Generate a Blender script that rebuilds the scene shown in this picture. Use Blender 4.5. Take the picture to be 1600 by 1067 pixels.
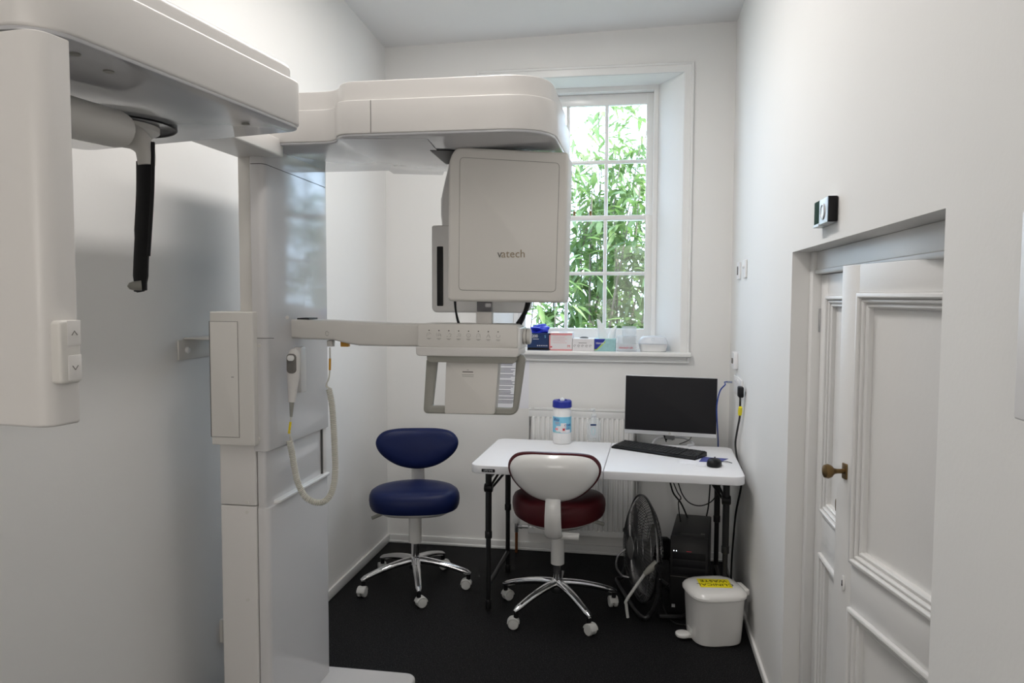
import bpy, bmesh, math, random
from mathutils import Vector, Matrix
import numpy as np

for o in list(bpy.data.objects):
    bpy.data.objects.remove(o)
S = bpy.context.scene
COL = S.collection
PI = math.pi

# ------------------------------------------------------------------ camera
CAM_H = 1.535
F_PX, YAW, PITCH, ROLL = 1190.58, -.1639, -.0594, .004
_fw = np.array([math.sin(YAW)*math.cos(PITCH), math.cos(YAW)*math.cos(PITCH), math.sin(PITCH)])
_r0 = np.array([math.cos(YAW), -math.sin(YAW), 0.])
_u0 = np.cross(_r0, _fw)
_r = _r0*math.cos(ROLL) + _u0*math.sin(ROLL)
_u = -_r0*math.sin(ROLL) + _u0*math.cos(ROLL)
cd = bpy.data.cameras.new('camera')
cam = bpy.data.objects.new('camera', cd)
COL.objects.link(cam)
cam.matrix_world = Matrix(((_r[0], _u[0], -_fw[0], 0), (_r[1], _u[1], -_fw[1], 0), (_r[2], _u[2], -_fw[2], CAM_H), (0, 0, 0, 1)))
cd.sensor_width = 36
cd.lens = F_PX*36/1600
cd.clip_start = .02
S.camera = cam

# ------------------------------------------------------------------ light and exposure
S.view_settings.view_transform = 'Standard'
S.view_settings.look = 'None'
S.view_settings.gamma = 1
S.view_settings.use_curve_mapping = False
S.view_settings.exposure = 0.0
SKY_STRENGTH = 9.5
CEIL_POWER = 25.5
REAR_FILL_POWER = 15.0  # fill from the added glowing pane behind the camera
NEAR_FILL_POWER = 6.0  # fill from the added second batten
LAMP_COLOR = (1, .962, .93)
SUN_POWER = 14.0
wd = bpy.data.worlds.new('daylight')
S.world = wd
wd.use_nodes = True
bg = wd.node_tree.nodes['Background']
bg.inputs[0].default_value = (.60, .76, 1.0, 1)
bg.inputs[1].default_value = SKY_STRENGTH
pl = bpy.data.lights.new('window_daylight_portal', 'AREA')
pl.shape = 'RECTANGLE'
pl.size, pl.size_y = 1.0, 1.7
pl.cycles.is_portal = True
po = bpy.data.objects.new('window_daylight_portal', pl)
COL.objects.link(po)
po.location = (-.334, 4.90, 2.0)
po.rotation_euler = (-PI/2, 0, 0)
sl = bpy.data.lights.new('sun', 'SUN')
sl.energy = SUN_POWER
sl.angle = math.radians(2)
sl.color = (1, .95, .85)
so = bpy.data.objects.new('sun', sl)
COL.objects.link(so)
so.rotation_euler = Vector((-.80, .12, -.62)).to_track_quat('-Z', 'Y').to_euler()

# ------------------------------------------------------------------ helpers
def at(px, py, X=None, Y=None, Z=None, plane=None):
    d = _fw + _r*(px-800)/F_PX - _u*(py-533.5)/F_PX
    o = np.array([0, 0, CAM_H])
    if X is not None: t = X/d[0]
    elif Y is not None: t = Y/d[1]
    elif Z is not None: t = (Z-CAM_H)/d[2]
    else:
        p0, n = np.array(plane[0]), np.array(plane[1])
        t = ((p0-o) @ n)/(d @ n)
    return Vector(o + d*t)

def lin(h):
    if isinstance(h, str):
        c = [int(h[i:i+2], 16)/255 for i in (0, 2, 4)]
        return tuple((x/12.92 if x <= .04045 else ((x+.055)/1.055)**2.4) for x in c)
    return tuple(h)

MATS = {}
def mat(name, color, rough=.5, metal=0, coat=0, noise=0, nscale=20, bump=0, bscale=200, trans=0, ior=1.45, emit=0, sheen=0, spec=.5):
    m = bpy.data.materials.new(name)
    m.use_nodes = True
    nt = m.node_tree
    b = nt.nodes['Principled BSDF']
    c = lin(color)
    b.inputs['Base Color'].default_value = (*c, 1)
    b.inputs['Roughness'].default_value = rough
    b.inputs['Metallic'].default_value = metal
    b.inputs['Coat Weight'].default_value = coat
    b.inputs['Coat Roughness'].default_value = .04
    b.inputs['IOR'].default_value = ior
    b.inputs['Specular IOR Level'].default_value = spec
    b.inputs['Transmission Weight'].default_value = trans
    if emit:
        b.inputs['Emission Color'].default_value = (*c, 1)
        b.inputs['Emission Strength'].default_value = emit
    tc = nt.nodes.new('ShaderNodeTexCoord')
    if noise:
        n = nt.nodes.new('ShaderNodeTexNoise')
        n.inputs['Scale'].default_value = nscale
        n.inputs['Detail'].default_value = 4
        r = nt.nodes.new('ShaderNodeMapRange')
        r.inputs['To Min'].default_value = 1-noise
        r.inputs['To Max'].default_value = 1+noise
        x = nt.nodes.new('ShaderNodeMix'); x.data_type = 'RGBA'; x.blend_type = 'MULTIPLY'
        x.inputs[0].default_value = 1
        x.inputs[6].default_value = (*c, 1)
        nt.links.new(tc.outputs['Object'], n.inputs['Vector'])
        nt.links.new(n.outputs['Fac'], r.inputs['Value'])
        nt.links.new(r.outputs['Result'], x.inputs[7])
        nt.links.new(x.outputs[2], b.inputs['Base Color'])
    if bump:
        n2 = nt.nodes.new('ShaderNodeTexNoise')
        n2.inputs['Scale'].default_value = bscale
        n2.inputs['Detail'].default_value = 3
        bp = nt.nodes.new('ShaderNodeBump')
        bp.inputs['Strength'].default_value = bump
        bp.inputs['Distance'].default_value = .002
        nt.links.new(tc.outputs['Object'], n2.inputs['Vector'])
        nt.links.new(n2.outputs['Fac'], bp.inputs['Height'])
        nt.links.new(bp.outputs['Normal'], b.inputs['Normal'])
    MATS[name] = m
    return m

def floor_mat():
    m = mat('speckled_black_vinyl', (.0045, .0045, .005), rough=.6, bump=.35, bscale=500, spec=.14)
    nt = m.node_tree
    b = nt.nodes['Principled BSDF']
    tc = nt.nodes.new('ShaderNodeTexCoord')
    v = nt.nodes.new('ShaderNodeTexNoise'); v.inputs['Scale'].default_value = 210; v.inputs['Detail'].default_value = 2
    r = nt.nodes.new('ShaderNodeValToRGB')
    r.color_ramp.elements[0].position = .54; r.color_ramp.elements[0].color = (.004, .004, .0045, 1)
    r.color_ramp.elements[1].position = .74; r.color_ramp.elements[1].color = (.06, .06, .065, 1)
    nt.links.new(tc.outputs['Object'], v.inputs['Vector'])
    nt.links.new(v.outputs['Fac'], r.inputs['Fac'])
    nt.links.new(r.outputs['Color'], b.inputs['Base Color'])
    return m

def glass_mat(name, tint=(1, 1, 1), rough=.0, refl=1.0):
    m = bpy.data.materials.new(name); m.use_nodes = True
    nt = m.node_tree; nt.nodes.clear()
    out = nt.nodes.new('ShaderNodeOutputMaterial')
    t = nt.nodes.new('ShaderNodeBsdfTransparent'); t.inputs[0].default_value = (*tint, 1)
    g = nt.nodes.new('ShaderNodeBsdfGlossy'); g.inputs['Roughness'].default_value = rough
    f = nt.nodes.new('ShaderNodeFresnel'); f.inputs[0].default_value = 1.45
    mm = nt.nodes.new('ShaderNodeMath'); mm.operation = 'MULTIPLY'; mm.inputs[1].default_value = refl
    mx = nt.nodes.new('ShaderNodeMixShader')
    nt.links.new(f.outputs[0], mm.inputs[0]); nt.links.new(mm.outputs[0], mx.inputs[0])
    nt.links.new(t.outputs[0], mx.inputs[1]); nt.links.new(g.outputs[0], mx.inputs[2])
    nt.links.new(mx.outputs[0], out.inputs[0])
    MATS[name] = m
    return m

def milky_mat(name, color, amount):
    m = bpy.data.materials.new(name); m.use_nodes = True
    nt = m.node_tree; b = nt.nodes['Principled BSDF']; out = nt.nodes['Material Output']
    b.inputs['Base Color'].default_value = (*lin(color), 1); b.inputs['Roughness'].default_value = .25
    t = nt.nodes.new('ShaderNodeBsdfTransparent'); mx = nt.nodes.new('ShaderNodeMixShader')
    mx.inputs[0].default_value = amount
    nt.links.new(t.outputs[0], mx.inputs[1]); nt.links.new(b.outputs[0], mx.inputs[2]); nt.links.new(mx.outputs[0], out.inputs[0])
    MATS[name] = m
    return m

def leaf_mat(name, c1, c2):
    m = bpy.data.materials.new(name); m.use_nodes = True
    nt = m.node_tree; nt.nodes.clear()
    out = nt.nodes.new('ShaderNodeOutputMaterial')
    tc = nt.nodes.new('ShaderNodeTexCoord')
    n = nt.nodes.new('ShaderNodeTexNoise'); n.inputs['Scale'].default_value = 7
    r = nt.nodes.new('ShaderNodeValToRGB')
    r.color_ramp.elements[0].position = .35; r.color_ramp.elements[0].color = (*c1, 1)
    r.color_ramp.elements[1].position = .65; r.color_ramp.elements[1].color = (*c2, 1)
    d = nt.nodes.new('ShaderNodeBsdfPrincipled'); d.inputs['Roughness'].default_value = .45
    t = nt.nodes.new('ShaderNodeBsdfTranslucent')
    mx = nt.nodes.new('ShaderNodeMixShader'); mx.inputs[0].default_value = .5
    nt.links.new(tc.outputs['Object'], n.inputs['Vector']); nt.links.new(n.outputs['Fac'], r.inputs['Fac'])
    nt.links.new(r.outputs['Color'], d.inputs['Base Color']); nt.links.new(r.outputs['Color'], t.inputs[0])
    nt.links.new(d.outputs[0], mx.inputs[1]); nt.links.new(t.outputs[0], mx.inputs[2]); nt.links.new(mx.outputs[0], out.inputs[0])
    MATS[name] = m
    return m

# --- mesh shapes (each adds to a bmesh) ---
def merge(bm, t, M=None):
    if M is not None: t.transform(M)
    me = bpy.data.meshes.new('tmp'); t.to_mesh(me); t.free()
    bm.from_mesh(me); bpy.data.meshes.remove(me)

def box(bm, x0, x1, y0, y1, z0, z1, bev=0, seg=3, M=None):
    t = bmesh.new()
    bmesh.ops.create_cube(t, size=1)
    for v in t.verts:
        v.co = Vector(((x0+x1)/2+v.co.x*(x1-x0), (y0+y1)/2+v.co.y*(y1-y0), (z0+z1)/2+v.co.z*(z1-z0)))
    if bev: bmesh.ops.bevel(t, geom=t.edges[:], offset=bev, segments=seg, profile=.5, affect='EDGES')
    bmesh.ops.recalc_face_normals(t, faces=t.faces[:])
    merge(bm, t, M)

def prism(bm, pts, a, b, axis='z', bev=0, seg=3, bev_lo=None, M=None):
    t = bmesh.new()
    def p3(p, h):
        return {'z': (p[0], p[1], h), 'y': (p[0], h, p[1]), 'x': (h, p[0], p[1])}[axis]
    lo = [t.verts.new(p3(p, a)) for p in pts]
    hi = [t.verts.new(p3(p, b)) for p in pts]
    n = len(pts)
    fl = t.faces.new(lo); fh = t.faces.new(hi)
    for i in range(n): t.faces.new((lo[i], lo[(i+1) % n], hi[(i+1) % n], hi[i]))
    bmesh.ops.recalc_face_normals(t, faces=t.faces[:])
    bl = bev if bev_lo is None else bev_lo
    el, eh = list(fl.edges), list(fh.edges)
    if bev and bev == bl:
        bmesh.ops.bevel(t, geom=el+eh, offset=bev, segments=seg, profile=.5, affect='EDGES', clamp_overlap=True)
    else:
        if bev: bmesh.ops.bevel(t, geom=eh, offset=bev, segments=seg, profile=.5, affect='EDGES', clamp_overlap=True)
        if bl: bmesh.ops.bevel(t, geom=[e for e in el if e.is_valid], offset=bl, segments=seg, profile=.5, affect='EDGES', clamp_overlap=True)
    merge(bm, t, M)

def rrect(x0, x1, y0, y1, r, n=6):
    if not isinstance(r, (list, tuple)): r = (r,)*4   # corners: x1y1, x0y1, x0y0, x1y0
    out = []
    for (cx, cy, a0, rr) in ((x1-r[0], y1-r[0], 0, r[0]), (x0+r[1], y1-r[1], 90, r[1]), (x0+r[2], y0+r[2], 180, r[2]), (x1-r[3], y0+r[3], 270, r[3])):
        k = n if rr > 1e-6 else 0
        for i in range(k+1):
            a = math.radians(a0+(90*i/k if k else 0))
            out.append((cx+rr*math.cos(a), cy+rr*math.sin(a)))
    return out

def round_poly(pts, r, n=6):
    out = []
    N = len(pts)
    for i in range(N):
        p, a, b = Vector(pts[i]), Vector(pts[i-1]), Vector(pts[(i+1) % N])
        rr = r[i] if isinstance(r, (list, tuple)) else r
        if rr < 1e-6: out.append(tuple(p)); continue
        d1, d2 = (a-p), (b-p)
        l = min(rr, d1.length*.49, d2.length*.49)
        q1, q2 = p+d1.normalized()*l, p+d2.normalized()*l
        for k in range(n+1):
            t = k/n
            out.append(tuple(q1*(1-t)**2+p*2*t*(1-t)+q2*t*t))
    return out

def smooth(pts, n=8, closed=False):
    P = [Vector(p) for p in pts]
    N = len(P); out = []
    rng = range(N) if closed else range(N-1)
    for i in rng:
        if closed: p0, p1, p2, p3 = P[i-1], P[i], P[(i+1) % N], P[(i+2) % N]
        else: p0, p1, p2, p3 = P[max(i-1, 0)], P[i], P[i+1], P[min(i+2, N-1)]
        for k in range(n):
            t = k/n
            out.append(.5*((2*p1)+(p2-p0)*t+(2*p0-5*p1+4*p2-p3)*t*t+(3*p1-p0-3*p2+p3)*t**3))
    if not closed: out.append(P[-1])
    return out

def loft(bm, rings, cap=True, closed=False, M=None):
    t = bmesh.new()
    R = [[t.verts.new(p) for p in ring] for ring in rings]
    n = len(R[0])
    K = len(R)
    for i in range(K if closed else K-1):
        A, B = R[i], R[(i+1) % K]
        for j in range(n): t.faces.new((A[j], A[(j+1) % n], B[(j+1) % n], B[j]))
    if cap and not closed:
        t.faces.new(R[0]); t.faces.new(R[-1])
    bmesh.ops.recalc_face_normals(t, faces=t.faces[:])
    merge(bm, t, M)

def tube(bm, pts, r, seg=8, closed=False, M=None, flat=None):
    P = [Vector(p) for p in pts]
    N = len(P)
    rad = r if isinstance(r, (list, tuple)) else [r]*N
    rings = []
    nrm = None
    for i in range(N):
        if closed: tg = (P[(i+1) % N]-P[i-1])
        else: tg = P[min(i+1, N-1)]-P[max(i-1, 0)]
        if tg.length < 1e-9: tg = Vector((0, 0, 1))
        tg.normalize()
        if nrm is None:
            nrm = tg.orthogonal().normalized()
            if flat is not None:
                f = Vector(flat); nrm = (f-tg*f.dot(tg)).normalized()
        else:
            if flat is not None:
                f = Vector(flat); q = f-tg*f.dot(tg)
                nrm = q.normalized() if q.length > 1e-5 else nrm
            else:
                q = nrm-tg*nrm.dot(tg)
                nrm = q.normalized() if q.length > 1e-6 else tg.orthogonal().normalized()
        bn = tg.cross(nrm)
        rr = rad[i]
        ra, rb = rr if isinstance(rr, (tuple, list)) else (rr, rr)
        rings.append([P[i]+nrm*(ra*math.cos(2*PI*k/seg))+bn*(rb*math.sin(2*PI*k/seg)) for k in range(seg)])
    loft(bm, rings, cap=True, closed=closed, M=M)

def lathe(bm, prof, seg=24, M=None):
    t = bmesh.new()
    rings = []
    for (r, z) in prof:
        if r < 1e-6: rings.append([t.verts.new((0, 0, z))])
        else: rings.append([t.verts.new((r*math.cos(2*PI*k/seg), r*math.sin(2*PI*k/seg), z)) for k in range(seg)])
    for A, B in zip(rings, rings[1:]):
        for j in range(seg):
            k = (j+1) % seg
            if len(A) == 1 and len(B) == 1: continue
            if len(A) == 1: t.faces.new((A[0], B[j], B[k]))
            elif len(B) == 1: t.faces.new((A[j], A[k], B[0]))
            else: t.faces.new((A[j], A[k], B[k], B[j]))
    if len(rings[0]) > 1: t.faces.new(rings[0])
    if len(rings[-1]) > 1: t.faces.new(rings[-1])
    bmesh.ops.recalc_face_normals(t, faces=t.faces[:])
    merge(bm, t, M)

def ball(bm, c, r, M=None, seg=16):
    t = bmesh.new()
    bmesh.ops.create_uvsphere(t, u_segments=seg, v_segments=seg//2+2, radius=1)
    rr = r if isinstance(r, (tuple, list)) else (r, r, r)
    for v in t.verts: v.co = Vector((c[0]+v.co.x*rr[0], c[1]+v.co.y*rr[1], c[2]+v.co.z*rr[2]))
    merge(bm, t, M)

def cyl(bm, a, b, r, seg=20, bev=0):
    a, b = Vector(a), Vector(b)
    d = b-a; L = d.length
    M = Matrix.Translation(a) @ d.to_track_quat('Z', 'Y').to_matrix().to_4x4()
    pr = [(r, 0), (r, L)] if not bev else [(r-bev, 0), (r-bev*.3, bev*.3), (r, bev), (r, L-bev), (r-bev*.3, L-bev*.3), (r-bev, L)]
    lathe(bm, pr, seg, M)

def ringframe(bm, x0, x1, z0, z1, prof, M=None, axis='y'):
    """mitred frame round the outer rectangle x0..x1, z0..z1; prof = closed profile of (inset, depth)"""
    rings = []
    for (cx, cz, sx, sz) in ((x0, z0, 1, 1), (x1, z0, -1, 1), (x1, z1, -1, -1), (x0, z1, 1, -1)):
        rings.append([(cx+sx*i, d, cz+sz*i) for (i, d) in prof])
    loft(bm, rings, closed=True, M=M)

def frame(o, x, z):
    x = Vector(x).normalized(); z = Vector(z); z = (z-x*z.dot(x)).normalized(); y = z.cross(x)
    M = Matrix((x, y, z)).transposed().to_4x4()
    return Matrix.Translation(Vector(o)) @ M

# --- objects ---
def thing(name, label, cat, loc=(0, 0, 0), rz=0, group=None):
    o = bpy.data.objects.new(name, None)
    o.empty_display_size = .1
    COL.objects.link(o)
    o.location = loc
    o.rotation_euler = (0, 0, rz)
    o['label'] = label; o['category'] = cat
    if group: o['group'] = group
    return o

def tag(o, label, cat, group=None):
    o['label'] = label; o['category'] = cat
    if group: o['group'] = group
    return o

def obj(name, bm, m, parent=None, world=True, sharp=35, label=None):
    if parent is not None and world:
        top = parent
        while top.parent: top = top.parent
        bm.transform(top.matrix_basis.inverted())
    me = bpy.data.meshes.new(name)
    bm.normal_update()
    bm.to_mesh(me); bm.free()
    if sharp:
        for p in me.polygons: p.use_smooth = True
        me.set_sharp_from_angle(angle=math.radians(sharp))
    me.materials.append(MATS[m] if isinstance(m, str) else m)
    o = bpy.data.objects.new(name, me)
    COL.objects.link(o)
    if parent is not None: o.parent = parent
    if label: o['label'] = label
    return o

def struct(name, bm, m, parent=None, sharp=30):
    o = obj(name, bm, m, parent, sharp=sharp)
    if parent is None: o['kind'] = 'structure'
    return o

def text_bm(s, size, M=None, fn=None, ext=.0004, align='CENTER', sub=0, spacing=1.0):
    c = bpy.data.curves.new('txt', 'FONT')
    c.body = s; c.size = size; c.align_x = align; c.align_y = 'CENTER'; c.extrude = ext; c.resolution_u = 3
    c.space_character = spacing
    o = bpy.data.objects.new('txt', c); COL.objects.link(o)
    me = o.to_mesh()
    bm = bmesh.new(); bm.from_mesh(me)
    o.to_mesh_clear()
    bpy.data.objects.remove(o); bpy.data.curves.remove(c)
    if fn:
        for v in bm.verts: v.co = Vector(fn(v.co))
    if M is not None: bm.transform(M)
    return bm

def join(bm, t): merge(bm, t)
B = bmesh.new

# ------------------------------------------------------------------ materials
mat('wall_paint', (.80, .795, .78), rough=.75, noise=.015, nscale=3, bump=.12, bscale=90)
mat('ceiling_paint', (.78, .78, .78), rough=.85, noise=.015, nscale=2, bump=.1, bscale=60)
mat('gloss_white', (.80, .80, .79), rough=.22, noise=.01, nscale=5)
mat('door_paint', (.76, .755, .745), rough=.4, noise=.02, nscale=6, bump=.15, bscale=60)
mat('machine_white', (.72, .70, .68), rough=.32, noise=.008, nscale=4, bump=.05, bscale=900)
mat('machine_gloss', (.66, .65, .65), rough=.09, spec=.30, noise=.006, nscale=3)
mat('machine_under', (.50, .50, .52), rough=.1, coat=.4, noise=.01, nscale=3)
mat('machine_beige', (.68, .66, .625), rough=.38, noise=.01, nscale=6, bump=.05, bscale=800)
mat('handle_grey', (.33, .325, .29), rough=.35, noise=.02, nscale=8)
mat('seam', (.10, .10, .10), rough=.6, noise=.05)
mat('dark_rubber', (.008, .008, .009), rough=.42, noise=.1, nscale=30, spec=.25)
mat('black_plastic', (.008, .008, .009), rough=.4, spec=.25, noise=.08, nscale=20, bump=.05, bscale=700)
mat('black_steel', (.016, .016, .017), rough=.35, metal=.2, noise=.1, nscale=20)
mat('smoky', (.16, .16, .17), rough=.12, noise=.02)
mat('mark_grey', (.16, .15, .14), rough=.5, noise=.02)
mat('mark_tan', (.30, .24, .16), rough=.5, noise=.02)
mat('amber', (.62, .30, .02), rough=.4, noise=.02)
mat('yellow', (.80, .62, .02), rough=.5, noise=.02)
mat('sticker_yellow', (.86, .74, .015), rough=.45, noise=.02, nscale=9)
mat('navy_vinyl', (.007, .014, .068), rough=.4, spec=.22, noise=.06, nscale=18, bump=.12, bscale=380)
mat('maroon_vinyl', (.066, .006, .009), rough=.38, spec=.3, noise=.06, nscale=18, bump=.12, bscale=380)
mat('fan_wire', (.16, .16, .165), rough=.32, metal=.9, noise=.05)
mat('fan_blade', (.22, .22, .22), rough=.45, metal=.5, noise=.04)
mat('chrome', (.74, .74, .75), rough=.09, metal=1, noise=.01)
mat('steel', (.42, .42, .43), rough=.3, metal=.9, noise=.03)
mat('caster_white', (.60, .60, .58), rough=.45, noise=.03)
mat('stool_white', (.78, .77, .75), rough=.2, coat=.3, noise=.008)
mat('table_white', (.80, .80, .82), rough=.42, noise=.015, nscale=14, bump=.15, bscale=420)
mat('screen_black', (.008, .008, .010), rough=.5, spec=.25, noise=.02)
mat('silver', (.62, .63, .65), rough=.3, metal=.35, noise=.02)
mat('key_black', (.018, .018, .019), rough=.5, noise=.05)
mat('paper', (.80, .80, .84), rough=.8, noise=.01)
mat('paper_blue', (.07, .08, .28), rough=.6, noise=.05)
mat('ink', (.20, .20, .24), rough=.8, noise=.05)
mat('navy_print', (.012, .035, .12), rough=.4, noise=.06, nscale=25)
mat('glove_blue', (.012, .03, .52), rough=.45, noise=.12, nscale=20)
mat('pink_print', (.74, .29, .31), rough=.5, noise=.02)
mat('red_print', (.55, .03, .05), rough=.5, noise=.02)
mat('carton_white', (.76, .74, .75), rough=.55, noise=.01)
mat('teal_print', (.34, .58, .60), rough=.45, noise=.14, nscale=60)
mat('royal_blue', (.018, .03, .30), rough=.35, noise=.03)
mat('cyan_print', (.22, .55, .74), rough=.4, noise=.18, nscale=26)
mat('lime_print', (.45, .65, .05), rough=.45, noise=.02)
mat('tissue', (.80, .84, .86), rough=.9, noise=.02)
mat('bottle_white', (.82, .82, .82), rough=.3, noise=.008)
milky_mat('clear_plastic', (.80, .86, .90), .26)
milky_mat('frosted_plastic', (.80, .83, .88), .62)
mat('cable_black', (.012, .012, .012), rough=.5, noise=.05)
mat('cable_blue', (.01, .05, .28), rough=.45, noise=.05)
mat('cable_cream', (.66, .64, .57), rough=.45, noise=.02)
mat('radiator_white', (.78, .78, .77), rough=.35, noise=.01)
mat('brass', (.20, .13, .055), rough=.32, metal=.85, noise=.2, nscale=30)
mat('copper', (.36, .14, .06), rough=.4, metal=.8, noise=.2, nscale=30)
mat('bark', (.10, .085, .06), rough=.9, noise=.35, nscale=25, bump=.5, bscale=60)
mat('lawn', (.46, .48, .40), rough=.9, noise=.3, nscale=6)
mat('render_wall', (.62, .60, .54), rough=.9, noise=.1, nscale=3)
mat('led_white', (.8, .9, 1), emit=4)
mat('lamp_glow', (1, .93, .84), emit=1.5)
mat('socket_white', (.82, .82, .83), rough=.3, noise=.006)
mat('alarm_silver', (.56, .60, .62), rough=.35, metal=.2, noise=.02)
mat('circuit_green', (.02, .05, .035), rough=.8, spec=.1, noise=.5, nscale=160)
floor_mat()
glass_mat('window_glass', (.97, .99, .98), refl=.6)
leaf_mat('leaf_mid', (.05, .10, .022), (.13, .19, .06))
leaf_mat('leaf_light', (.09, .16, .04), (.20, .27, .10))

# ------------------------------------------------------------------ room shell
XL, XR, YB, YF = -1.527, .5225, 4.5, -2.4
WT = .40
b = B(); box(b, XL-.3, XR+.7, YF-.3, YB+.45, -.12, 0); struct('floor', b, 'speckled_black_vinyl')
b = B(); t = bmesh.new()
zz = {(0, 0): 3.025, (1, 0): 3.073, (0, 1): 3.10, (1, 1): 3.06, (0, 2): 3.10, (1, 2): 3.06}
yy = [YB, 3.2, YF]
V = {}
for (i, j), z in zz.items(): V[i, j] = t.verts.new(((XL-.02, XR+.02)[i], yy[j]+(.02 if j == 0 else -.02 if j == 2 else 0), z))
for j in (0, 1): t.faces.new((V[0, j], V[0, j+1], V[1, j+1], V[1, j]))
r = bmesh.ops.extrude_face_region(t, geom=t.faces[:])
for v in [g for g in r['geom'] if isinstance(g, bmesh.types.BMVert)]: v.co.z = 3.3
bmesh.ops.recalc_face_normals(t, faces=t.faces[:]); merge(b, t)
struct('ceiling', b, 'ceiling_paint')
b = B(); box(b, XL-.25, XL, YF, YB, 0, 3.25); struct('wall_left', b, 'wall_paint')
# back wall with the splayed window opening
WIN_L, WIN_R = -.908, .24           # clear opening at the room face
BX_L, BX_R = -.772, .104            # sash box at the frame plane
FY, HZ, SZ = 4.74, 2.806, 1.215
b = B()
box(b, XL-.25, BX_L-.14, YB, YB+WT, 0, 3.25); box(b, BX_R+.14, XR+.6, YB, YB+WT, 0, 3.25)
box(b, BX_L-.14, BX_R+.14, YB, YB+WT, HZ, 3.25); box(b, BX_L-.14, BX_R+.14, YB, YB+WT, 0, SZ-.03)
for (xa, xb) in ((WIN_L, BX_L), (WIN_R, BX_R)):      # splayed reveals
    sgn = -1 if xa == WIN_L else 1
    xo = xa+sgn*.02
    prism(b, [(xa, YB), (xo, YB), (xo, YB+WT), (xb+sgn*.0, YB+WT), (xb, FY)], SZ-.03, HZ, 'z')
struct('wall_back', b, 'wall_paint')
# right wall with the cupboard recess
DY0, DY1, DZ = 1.434, 2.765, 1.69
RX = .64
b = B()
box(b, XR, XR+.25, DY1, YB, 0, 3.25); box(b, XR, XR+.25, YF, DY0, 0, 3.25); box(b, XR, XR+.25, DY0, DY1, DZ, 3.25)
box(b, XR+.16, XR+.6, DY0-.1, DY1+.1, -.0, DZ+.05)
struct('wall_right', b, 'wall_paint')
b = B(); box(b, XL-.25, XR+.25, YF-.25, YF, 0, 3.25); struct('wall_front', b, 'wall_paint')

SK = .052
b = B(); box(b, XL, XL+.014, YF, YB, 0, SK, .004); struct('baseboard_left', b, 'gloss_white')
b = B(); box(b, XL+.014, XR-.014, YB-.014, YB, 0, SK, .004); box(b, XL+.014, XR-.014, YB-.02, YB, 0, .016, .004); struct('baseboard_back', b, 'gloss_white')
b = B(); box(b, XR-.013, XR, DY1+.001, YB, 0, .036, .004); box(b, XR-.013, XR, YF, DY0-.001, 0, .036, .004); struct('baseboard_right', b, 'gloss_white')

# window
AW = .054
b = B()
ringframe(b, WIN_L-AW, WIN_R+AW, SZ-AW-.01, HZ+AW, [(0, YB+.004), (0, YB-.013), (.003, YB-.016), (.012, YB-.016), (.016, YB-.010), (.050, YB-.010), (AW, YB-.007), (AW, YB+.004)])
struct('trim_1', b, 'gloss_white')
win = bpy.data.objects.new('window_1', None); COL.objects.link(win); win['kind'] = 'structure'; win.location = (-.334, FY, SZ)
b = B()
ringframe(b, BX_L, BX_R, SZ, HZ, [(0, FY+.12), (0, FY-.002), (.025, FY-.002), (.028, FY+.001), (.028, FY+.12)])
obj('window_frame', b, 'gloss_white', win)
GX = [-.702, -.446, -.207, .034]
def sash(y, z0, z1, zmid, top, bot, nm):
    b = B()
    x0, x1 = BX_L+.026, BX_R-.026
    box(b, x0, GX[0], y, y+.04, z0, z1, .004); box(b, GX[3], x1, y, y+.04, z0, z1, .004)
    box(b, GX[0]-.004, GX[3]+.004, y+.0005, y+.0395, z1-top, z1-.0005, .004); box(b, GX[0]-.004, GX[3]+.004, y+.0005, y+.0395, z0+.0005, z0+bot, .004)
    for gx in GX[1:3]: box(b, gx-.011, gx+.011, y+.004, y+.036, z0+bot-.005, z1-top+.005, .006)
    box(b, GX[0]-.005, GX[3]+.005, y+.003, y+.037, zmid-.011, zmid+.011, .006)
    s = obj(nm, b, 'gloss_white', win)
    b = B(); box(b, x0+.01, x1-.01, y+.018, y+.022, z0+.01, z1-.01); obj('pane', b, 'window_glass', s, sharp=0)
sash(FY+.012, SZ+.028, 2.034, 1.677, .030, .095, 'lower_sash')
sash(FY+.056, 2.004, HZ-.028, 2.366, .068, .030, 'upper_sash')
b = B()
for x in (-.40, -.30): cyl(b, (x, FY+.03, 2.034), (x, FY+.03, 2.050), .008, 10); ball(b, (x, FY+.03, 2.055), .010)
obj('sash_fastener', b, 'brass', win)
b = B()
prism(b, round_poly([(WIN_L-AW-.02, YB-.045), (WIN_R+AW+.012, YB-.045), (WIN_R+AW+.012, YB-.001), (WIN_R, YB), (BX_R, FY+.02), (BX_L, FY+.02), (WIN_L, YB), (WIN_L-AW-.02, YB-.001)], [.01, .01, 0, 0, 0, 0, 0, 0]), SZ-.028, SZ, 'z', .008)
obj('window_sill', b, 'gloss_white', win)

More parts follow.
